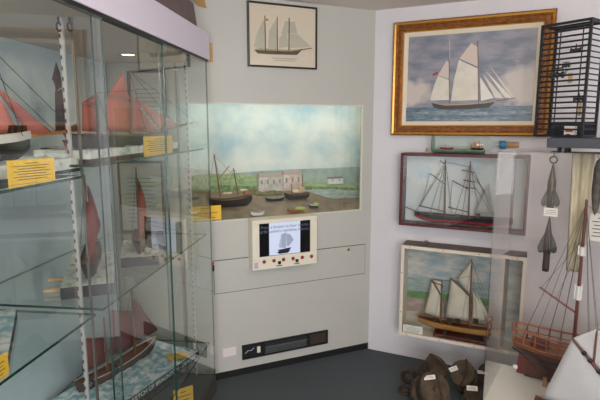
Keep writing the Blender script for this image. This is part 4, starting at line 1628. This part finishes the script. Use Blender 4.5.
# cloth and sheath hanging at the back of the case
yc = yb - .02
f = CASE.sub(P_(579, 210, yc)[0], yc, P_(579, 272, yc)[1])
hh = min(P_(579, 151, yc)[1], ZT - .012) - f.o.z
wd = P_(590, 200, yc)[0] - P_(567, 200, yc)[0]
mb = MB()
nx, ny = 14, 14
vs = []
for j in range(ny + 1):
    v = j / ny
    ww2 = wd * (.34 + .16 * v)
    for i in range(nx + 1):
        u = i / nx * 2 - 1
        vs.append((u * ww2, -.004 - .008 * (1 + math.sin(u * 7 + v)), v * hh))
mb.add(vs, [(j * (nx + 1) + i, j * (nx + 1) + i + 1, (j + 1) * (nx + 1) + i + 1, (j + 1) * (nx + 1) + i) for j in range(ny) for i in range(nx)], 0, True)
tag(mb.build('canvas_strip', mat('old_canvas', (208, 198, 172), .85, rgb2=(188, 178, 148), scale=24, stretch=(3, 3, .6)), fr=f, solid=.002), 'yellowish old canvas strip hanging in the acrylic case right of the logs', 'canvas')
f = CASE.sub(P_(597, 190, yc)[0], yc, P_(597, 216, yc)[1])
hh = P_(597, 158, yc)[1] - f.o.z
mb = MB()
mb.lathe([(0, 0), (.012, hh * .1), (.02, hh * .35), (.024, hh * .6), (.022, hh * .8), (.012, hh * .95), (0, hh)], 14, 0)
t = thing('knife_sheath', 'dark greenish sheath hanging at the right edge, above a white label', 'sheath', f)
mb.build('sheath', mat('sheath_leather', (100, 96, 82), .6, rgb2=(52, 46, 40), scale=30), t)
MB().ring((0, 0, hh + .01), .01, .002, (0, 1, 0)).build('ring', BRASS, t)
MB().tube([(0, 0, hh + .018), (0, 0, ZT - T - .001 - f.o.z)], .0015, 6).build('cord', LINE, t)
f = CASE.sub(P_(600, 230, yc)[0], CDp - .0068, P_(600, 243, yc)[1])
card('caption_card', 'white caption label below the sheath at the right edge of the acrylic case', f, .09, P_(600, 215, yc)[1] - f.o.z, 6, group='white caption cards', material=PAPER)

# large wooden ship model in the case
ysh = .375
f = CASE.sub(max(.02, CASE.pix(514, 340, ysh)[0]), ysh, ZP + .0005)
t = thing('model_ship', 'large varnished wooden ship model with open stern rails in the acrylic case', 'model ship', f)
P_ = lambda px, py, y=0: f.pix(px, py, y)
M_HW = mat('hull_chestnut', (92, 44, 34), .3, var=.3, scale=10, stretch=(1, 1, 10))
M_HB = mat('hull_wale_black', (40, 32, 32), .35)
M_RAIL = mat('rail_copper_wood', (156, 90, 60), .35)
zdk = P_(514, 338)[1]
zr = P_(516, 325)[1]
mb = MB()
zk = max(.02, P_(530, 386)[1])
LS = .62
# stations: stern (x=0) to bow
n, k = 24, 8
prof = []
for i in range(n + 1):
    u = i / n
    x = LS * u
    hb = .068 * (.62 + .38 * math.sin(min(u / .3, 1) * PI / 2))
    if u > .55:
        hb *= max(.04, math.cos(((u - .55) / .45) ** 1.8 * PI / 2))
    zt_ = zdk - .02 * math.sin(PI * u) + .03 * u * u
    ke = zk
    if u < .22:
        ke += (zt_ - zk) * .8 * ((.22 - u) / .22) ** .8
    if u > .85:
        ke += (zt_ - zk) * .5 * ((u - .85) / .15) ** 2
    prof.append([(x, hb * (j / k) ** .5, ke + (zt_ - ke) * j / k) for j in range(k + 1)])
for sg in (1, -1):
    vs = [(p[0], sg * p[1], p[2]) for pr in prof for p in pr]
    fs, mm = [], []
    for i in range(n):
        for j in range(k):
            q = (i * (k + 1) + j, (i + 1) * (k + 1) + j, (i + 1) * (k + 1) + j + 1, i * (k + 1) + j + 1)
            fs.append(q[::-1] if sg > 0 else q)
            mm.append(1 if j == k - 3 else 0)
    mb.add(vs, fs, mm, True)
for i in range(n):
    a, b = prof[i][k], prof[i + 1][k]
    mb.add([(a[0], -a[1], a[2]), (a[0], a[1], a[2]), (b[0], b[1], b[2]), (b[0], -b[1], b[2])], [(0, 1, 2, 3)], 2)
st = prof[0]
mb.add([(p[0], -p[1], p[2]) for p in st] + [(p[0], p[1], p[2]) for p in st[::-1]], [tuple(range(2 * k + 2))], 0)
for sg in (1, -1):
    for off, r_ in ((0, .004), (.012, .003)):
        mb.tube([(pr[k][0], sg * (pr[k][1] + .001), pr[k][2] - off) for pr in prof], r_, 6, 3)
    # black wale sweeping down to the keel
    mb.tube([(.0, sg * .05, zdk - .03), (.06, sg * .062, zdk - .05), (.14, sg * .06, zdk - .085), (.22, sg * .05, zk + .035)], .006, 6, 1)
hull = mb.build('hull', [M_HW, M_HB, mat('deck_planks', (140, 92, 58), .5, var=.2, scale=30), M_RAIL], t)
hr = zr - zdk
for sg in (1, -1):
    mb = MB()
    mb.tube([(pr[k][0], sg * pr[k][1], pr[k][2] + hr) for pr in prof], .006, 6)
    mb.tube([(pr[k][0], sg * pr[k][1], pr[k][2] + hr * .5) for pr in prof], .003, 6)
    for i in range(0, n + 1, 2):
        p = prof[i][k]
        mb.cyl((p[0], sg * p[1], p[2]), (p[0], sg * p[1], p[2] + hr), .0035, n=6)
    mb.build('rail', M_RAIL, hull)
p = prof[0][k]
MB().tube([(0, -p[1], p[2] + hr), (-.012, 0, p[2] + hr), (0, p[1], p[2] + hr)], .006, 6).build('stern_rail', M_RAIL, hull)
mb = MB()
mb.prism([(.022, zk), (.06, zk), (.066, zk + .06), (.06, zdk - .05), (.035, zdk - .04), (.022, zk + .06)], -.006, .006)
mb.build('rudder', mat('rudder_red', (104, 46, 38), .4), t)
MB().box(.06, LS * .85, -.008, .008, max(.0, zk - .006), zk + .004).build('keel', M_HB, t)
MB().prism([(.062, zk + .004), (LS * .8, zk + .004), (LS * .8, zk + .05), (.22, zdk - .08), (.068, zdk - .05)], -.014, .014).build('deadwood', M_HW, t)
for xx in (.16, .44):
    mb = MB()
    mb.box(xx - .01, xx + .01, -.04, .04, 0, zk - .004)
    mb.box(xx - .008, xx + .008, -.05, -.03, 0, zk + .03)
    mb.box(xx - .008, xx + .008, .03, .05, 0, zk + .03)
    mb.build('cradle', mat('cradle_wood', (150, 120, 90), .6), t)
a = P_(517, 363, -.01)
MB().box(a[0] - .01, a[0] + .01, -.0575, -.056, a[1] - .01, a[1] + .01).build('tag', PAPER, t)
a, b = P_(574.5, 335), P_(590.5, 200)
mx_ = a[0]
M_MST = mat('mast_red_brown', (104, 54, 44), .4)
mb = MB()
mb.cyl((mx_, 0, zdk - .01), (mx_, 0, b[1]), .009, .006, 10)
mb.build('mast', M_MST, t)
mb = MB()
for p, q in (((584.5, 247), (584, 256)), ((580, 286), (579, 300))):
    c0_, c1_ = P_(*q)[1], P_(*p)[1]
    mb.cyl((mx_, 0, c0_), (mx_, 0, c1_), .0115, n=10)
    mb.box(mx_ - .018, mx_ - .011, -.004, .004, c0_ + .004, c1_ + .006)
    mb.box(mx_ + .011, mx_ + .016, -.004, .004, c0_, c1_ + .008)
mb.build('mast_band', WHITE, t)
a, b = P_(539.5, 287), P_(576, 313)
MB().cyl((a[0], 0, a[1]), (b[0], 0, b[1]), .0045, .006, 8).build('gaff', mat('gaff_chestnut', (136, 76, 56), .4), t)
MB().cyl((mx_ + .22, 0, zdk), (mx_ + .22, 0, 1.12 - ZP), .009, .005, 10).build('mast', M_MST, t)
mb = MB()
tp = P_(590, 205)
for q in ((524, 327), (536, 330), (548, 332), (560, 335), (590, 340), (600, 340)):
    e = P_(*q)
    for yy in (.06, -.06):
        mb.tube([(mx_, 0, tp[1]), (e[0], yy, e[1] if e[1] < zdk + .06 else zdk + .03)], .0011, 4)
for q in ((541, 288), (556, 299)):
    e = P_(*q)
    mb.tube([(mx_, 0, P_(586, 240)[1]), (e[0], 0, e[1])], .0011, 4)
mb.tube([(mx_, 0, tp[1]), (mx_ + .22, 0, 1.0 - ZP)], .0011, 4)
mb.build('rigging', LINE, t)
a = P_(523, 331)
MB().ring((a[0] + .02, 0, zdk + .03), .018, .003, (1, .2, 0)).build('wheel', BLACK, hull)
MB().box(.08, .16, -.03, .03, zdk - .012, zdk + .022).build('deckhouse', M_HW, hull, bev=.002)

# white-sailed model in front of it
yw = .075
f = CASE.sub(CASE.pix(575, 395, yw)[0], yw, ZP + .0005)
P_ = lambda px, py, y=0: f.pix(px, py, y)
t = thing('model_dhow', 'white-sailed model boat with brown spar, in front of the wooden ship at the right edge', 'model ship', f)
apex = P_(572.5, 338)
b0 = P_(541, 410)
r1 = P_(640, 432)
r0 = P_(625, 318)
mb = MB()
zmin = .075
p0 = (apex[0] + (b0[0] - apex[0]) * 1.0, max(zmin, b0[1]))
mb.sail([p0, (r1[0], max(zmin, r1[1])), r1 and P_(612, 384), apex], 0, -.02, n=10)
mb.sail([apex, P_(612, 384), P_(622, 345), P_(596, 329)], -.004, .012, n=10)
mb.build('sail', mat('white_sailcloth', (208, 208, 208), .8, var=.05, scale=20, bump=.3, bscale=30), t, solid=.0015)
a, b = apex, P_(616, 389)
mb = MB()
mb.cyl((a[0], -.008, a[1]), (b[0], -.03, b[1]), .0055, .008, 10, 0)
for u in (.28, .42, .62, .75):
    c = Vector((a[0], -.008, a[1])).lerp(Vector((b[0], -.03, b[1])), u)
    mb.ell(c, (.011, .011, .011), 1, 8, 6)
mb.build('spar', [M_MST, BLACK], t)
hx = (p0[0] + r1[0]) / 2
mb = MB()
mb.hull(p0[0] - .03, r1[0] + .06, .012, .06, .05, .075, .09, (0, 0, 1, 1))
mb.build('hull', [mat('dhow_brown', (104, 66, 46), .5), WOOD], t)
MB().cyl((hx, 0, .03), (hx, 0, P_(600, 330)[1]), .005, .004, 8).build('mast', SPAR, t)
MB().box(hx - .08, hx + .08, -.02, .02, 0, .015).build('stand', DWOOD, t)

# ------------------------------------------------------------------ black wire rack on top of the case
zc0 = 1.445
n_ = floor_at(581.5, 137.5, zc0)
l_ = floor_at(535, 136.6, zc0)
ang = math.atan2(n_.y - l_.y, n_.x - l_.x)
cw = (n_ - l_).length
f = Fr((l_.x, l_.y, zc0), ang)
zt = Fr((n_.x, n_.y, zc0), ang).pix(588, 18, 0)[1]
sl = CASE.loc(Vector((n_.x, n_.y, 0)))
g = CASE.sub(sl.x, sl.y, ZT)
M_RACK = mat('rack_black', (30, 32, 36), .45)
# slab it stands on
s0 = CASE.pixz(547, 144, ZT + .012)
f_s = CASE.sub(CASE.pix(547, 141, .16)[0], .16, ZT + .0005)
t = thing('base_slab', 'dark blue-grey slab on small feet lying on top of the acrylic case', 'slab', f_s)
mb = MB()
mb.box(0, .62, 0, .25, .012, zc0 - ZT - .001)
mb.build('slab', mat('slab_blue_grey', (44, 47, 57), .5, var=.1), t, bev=.002)
for xx, yy in ((.06, .02), (.30, .02), (.06, .23), (.30, .23)):
    MB().cyl((xx, yy, 0), (xx, yy, .012), .02, n=12).build('foot', BLACK, t)
t = thing('wire_rack', 'tall black slatted rack of thin bars on the dark slab, upper right', 'rack', f)
cdp = cw * .62
b_ = .011
for x in (0, cw):
    for y in (0, cdp):
        MB().box(x - b_ / 2, x + b_ / 2, y - b_ / 2, y + b_ / 2, 0, zt).build('post', M_RACK, t)
for z in (b_ / 2, zt - b_ / 2):
    mb = MB()
    for y in (0, cdp):
        mb.box(b_ / 2, cw - b_ / 2, y - b_ / 2, y + b_ / 2, z - b_ / 2, z + b_ / 2)
    for x in (0, cw):
        mb.box(x - b_ / 2, x + b_ / 2, b_ / 2, cdp - b_ / 2, z - b_ / 2, z + b_ / 2)
    mb.build('rim', M_RACK, t)
NB = 19
for side in range(2):
    mb = MB()
    for i in range(NB):
        z = .035 + (zt - .075) * i / (NB - 1)
        if side == 0:
            mb.cyl((0, 0, z), (cw, 0, z), .0042, n=6)
        elif side == 1:
            mb.cyl((cw, 0, z), (cw, cdp, z), .0036, n=6)
        else:
            mb.cyl((0, 0, z), (0, cdp, z), .0036, n=6)
    mb.build('bar_panel', M_RACK, t)
mb = MB()
mb.box(.0, cw, cdp - .004, cdp + .004, b_, .07)
mb.build('kick_board', mat('rack_board', (44, 48, 60), .5), t)
for x, y in ((cw * .25, cdp * .5), (cw * .72, cdp * .5)):
    MB().cyl((x, y, b_), (x, y, zt - b_), .003, n=6).build('hanging_rod', M_RACK, t)
MB().box(0, cw, cdp * .5 - .004, cdp * .5 + .004, b_ * .2, b_).build('cross_bar', M_RACK, t)
MB().box(0, cw, cdp * .5 - .004, cdp * .5 + .004, zt - b_, zt - b_ * .2).build('cross_bar', M_RACK, t)

# metal fittings hanging inside the rack
M_GUN = mat('gunmetal', (78, 80, 82), .35, metal=.8)


def reel(label, px, py, s, kind):
    yy = cdp * .5 - .02
    x, z = f.pix(px, py, yy)
    g = f.sub(x, yy, z)
    t = thing('metal_fitting', label, 'metal fitting', g, 'metal fittings hanging in the wire rack')
    AX = Matrix.Rotation(PI / 2, 4, 'Y')
    mb = MB()
    mb.lathe([(0, -s), (s * .5, -s), (s * .5, -s * .8), (s * .3, -s * .75), (s * .3, -s * .1), (s * .55, -s * .05), (s * .55, s * .1), (s * .3, s * .15), (s * .3, s * .7), (s * .5, s * .75), (s * .5, s), (0, s)], 14, 0, AX)
    dr = mb.build('drum', M_GUN, t)
    MB().cyl((0, 0, s * .4), (0, 0, s * 1.25), s * .12, n=8).build('shank', M_GUN, t)
    mb = MB()
    mb.tube([(s, 0, 0), (s * 1.3, 0, 0), (s * 1.3, 0, s * .5), (s * 1.6, 0, s * .5)], s * .1, 6)
    mb.build('crank', STEEL, dr)
    if kind:
        MB().box(-s * .9, s * .9, -s * .1, s * .1, s * .9, s * 1.1).build('plate', M_GUN, t)
    return t


reel('wide gunmetal reel fitting hanging left in the rack', 557, 75, .03, 1)
reel('small gunmetal reel fitting hanging just below the wide one', 566, 66, .016, 1)
reel('upright gunmetal fitting hanging high on the right rod of the rack', 576, 50, .022, 0)
reel('gunmetal fitting hanging low on the right rod of the rack', 579, 99, .022, 0)
for lab, px, pt, pbm, wd_ in (('tan paper tag under the wide reel in the rack', 570.5, 73, 83, .02), ('long tan paper tag under the low fitting in the rack', 580, 103, 116, .014)):
    x, z1 = f.pix(px, pt, cdp * .5 - .05)
    _, z0 = f.pix(px, pbm, cdp * .5 - .05)
    o = MB().box(-wd_ / 2, wd_ / 2, 0, .0015, 0, z1 - z0).build('paper_tag', mat('tan_tag', (190, 156, 112), .8), fr=f.sub(x, cdp * .5 - .05, z0))
    tag(o, lab, 'tag', 'tan tags in the wire rack')
x, y = .68 * cw, cdp * .3
o = thing('small_box', 'small white box with red print standing on the slab inside the rack', 'box', f.sub(x, y, .0005))
mb = MB()
mb.box(-.022, .022, -.014, .014, 0, .05, 0)
mb.box(-.016, .016, -.0146, -.014, .022, .034, 1)
mb.box(-.012, .006, -.0146, -.014, .008, .014, 2)
mb.build('carton', [PAPER, mat('box_red', (200, 92, 70), .6), INK], o)

# ------------------------------------------------------------------ old pulley blocks on the floor
M_BLK = mat('old_block_wood', (80, 64, 44), .75, rgb2=(48, 39, 29), scale=22, bump=.7, bscale=40)
M_IRON = mat('rusty_iron', (84, 58, 44), .7, metal=.3, rgb2=(52, 38, 32), scale=30, bump=.5, bscale=60)
GP = 'old pulley blocks on the floor'


stick = []


def pulley(label, px, py, r, th, head, tilt, ring=True, strop=True, tagu=None, yaw=None, lie=0):
    """head: heading of the sheave axle; cheeks are ovals standing on the carpet"""
    p = floor_at(px, py)
    f = Fr((p.x, p.y, 0), head)
    t = thing('pulley_block', label, 'pulley block', f, GP)
    rz = r * 1.15
    R3 = Matrix.Translation((0, 0, rz * (math.cos(tilt) * 1.0) + th * .5 * abs(math.sin(tilt)))) @ Matrix.Rotation(tilt, 4, 'X')
    # shell: two cheeks with rounded rims and the gap with the sheave between
    def oval(y0, y1, k):
        mb = MB()
        n = 24
        rings = [(.0, y0, .93), (.02, y0, .96), (.0, (y0 + y1) / 2, 1.0), (0, y1, .95)]
        loops = []
        for _, y, s in rings:
            loops.append([R3 @ Vector((math.cos(2 * PI * i / n) * r * s * k, y, math.sin(2 * PI * i / n) * rz * s * k)) for i in range(n)])
        vs = [q for lp in loops for q in lp]
        fs = [(a * n + i, a * n + (i + 1) % n, (a + 1) * n + (i + 1) % n, (a + 1) * n + i) for a in range(3) for i in range(n)]
        mb.add(vs, fs, 0, True)
        mb.add(vs, [tuple(range(n))[::-1], tuple(range(3 * n, 4 * n))], 0)
        return mb
    oval(-th / 2, -th * .16, 1).build('cheek', M_BLK, t)
    oval(th * .16, th / 2, 1).build('cheek', M_BLK, t)
    oval(-th * .14, th * .14, .84).build('sheave', mat('sheave_grey', (70, 64, 58), .6, metal=.2), t)
    mb = MB()
    a, b = R3 @ Vector((0, -th * .56, 0)), R3 @ Vector((0, th * .56, 0))
    mb.cyl(a, b, r * .16, n=12)
    mb.build('axle', M_IRON, t)
    if strop:
        for y in (-th * .5, th * .5):
            mb = MB()
            mb.tube([R3 @ Vector((math.sin(a_) * r * .32, y * (1.08 if abs(math.cos(a_)) < .95 else .9), math.cos(a_) * rz * 1.04)) for a_ in [0, .5, 1.0, PI / 2, 2.1, 2.6, PI]], r * .08, 6)
            mb.build('strop', M_IRON, t)
    if ring:
        c = R3 @ Vector((0, 0, rz * 1.18))
        mb = MB()
        mb.ring(c, r * .3, r * .1, R3.to_3x3() @ Vector((.3, 1, 0)), 16)
        mb.build('ring', M_IRON, t)
    if tagu:
        stick.append((t, tagu))
    return t, f


pulley('largest old wooden pulley block, nearest in the pile, white tag on top', 428, 413, .078, .17, math.radians(12), math.radians(-38), tagu=(430, 379, -4), ring=False)
pulley('old pulley block with iron ring lying behind the largest one, near the wall', 432, 386, .062, .13, math.radians(35), math.radians(-58), ring=False)
pulley('brown pulley block with a slanted white tag, right of the largest and behind it', 463, 393, .066, .13, math.radians(-35), math.radians(-46), tagu=(453, 370, 22), ring=False)
pulley('small pulley block with white tag half hidden behind the acrylic case edge', 486, 385, .05, .08, math.radians(-20), math.radians(-20), tagu=(482, 374, -4), ring=False)
pulley('low round pulley block with white tag in front, beside the acrylic case plinth', 472, 407, .05, .06, math.radians(10), math.radians(-70), tagu=(472, 389, -8), ring=False, strop=False)
# the paper tags lie where they touch the wood
bpy.context.view_layer.update()
dg = bpy.context.evaluated_depsgraph_get()
for t, (px, py, deg) in stick:
    org, d = EYE.copy(), ray(px, py).normalized()
    for _ in range(12):
        ok, q, nrm, _i, ob, _m = S.ray_cast(dg, org, d)
        if not ok or (ob.parent and ob.parent.name == t.name):
            break
        org = q + d * .003
    if not ok:
        continue
    nrm = (nrm * .4 + Vector((-.1, -.55, .8))).normalized()
    ax = Vector((1, 0, 0)) - nrm * nrm.x
    ax = Matrix.Rotation(math.radians(deg), 3, nrm) @ ax.normalized()
    ay = nrm.cross(ax)
    M = Matrix((ax, ay, nrm)).transposed().to_4x4()
    M.translation = q + nrm * .013
    loc = t.matrix_world.inverted() @ M
    mb = MB()
    mb.box(-.028, .028, -.013, .013, -.0008, .0008, 0)
    for k in range(2):
        mb.box(-.02, .018, -.004 + k * .007, -.0025 + k * .007, .0008, .001, 1)
    o = mb.build('tag', [PAPER, INK], t)
    o.matrix_local = loc

# loose iron ring beside the pile
p = floor_at(405, 396)
t = Fr((p.x, p.y, 0), .2)
mb = MB()
mb.ring((0, 0, .035), .03, .011, (.5, 1, .25))
tag(mb.build('iron_ring', M_IRON, fr=t), 'rusty iron ring leaning against the left side of the largest pulley block', 'iron ring')
p = floor_at(409, 384)
t = Fr((p.x, p.y, 0), .2)
mb = MB()
mb.ring((0, 0, .048), .038, .014, (.8, 1, .1))
tag(mb.build('shackle', M_IRON, fr=t), 'thick rusty shackle ring standing left of the ringed pulley block by the wall', 'shackle')

# ------------------------------------------------------------------ light
def area(name, loc, rot, sx, sy, e, col=(1, 1, 1)):
    L = bpy.data.lights.new(name, 'AREA')
    L.shape = 'RECTANGLE'
    L.size, L.size_y = sx, sy
    L.energy = e
    L.color = col
    o = bpy.data.objects.new(name, L)
    C.objects.link(o)
    o.location = loc
    o.rotation_euler = rot
    return o


def bulb(loc, e, col, r=.07):
    L = bpy.data.lights.new('ceiling_lamp', 'POINT')
    L.energy = e
    L.color = col
    L.shadow_soft_size = r
    o = bpy.data.objects.new('ceiling_lamp', L)
    C.objects.link(o)
    o.location = loc


bulb((.45, .9, 2.0), 15.5, (1, .87, .77))
bulb((1.75, .5, 2.02), 13, (1, .87, .77))
bulb((.2, -.9, 2.0), 18, (1, .9, .8))
area('rear_fill', (.3, -2.05, 1.25), (PI / 2, 0, 0), 2.4, 1.5, 100, (.90, .94, 1))  # cool fill light added behind the viewer; the rear wall has no opening
lx = (WX0 + WX1) / 2
o = area('diorama_tube', B.w(lx + .12, .1, RZ1 - .012), (math.radians(-0), 0, B.a), WX1 - WX0 + .1, .06, 2.7, (1, .98, .96))
wd = bpy.data.worlds.new('world')
S.world = wd
wd.use_nodes = True
wd.node_tree.nodes['Background'].inputs[0].default_value = (.9, .93, 1, 1)
wd.node_tree.nodes['Background'].inputs[1].default_value = .15
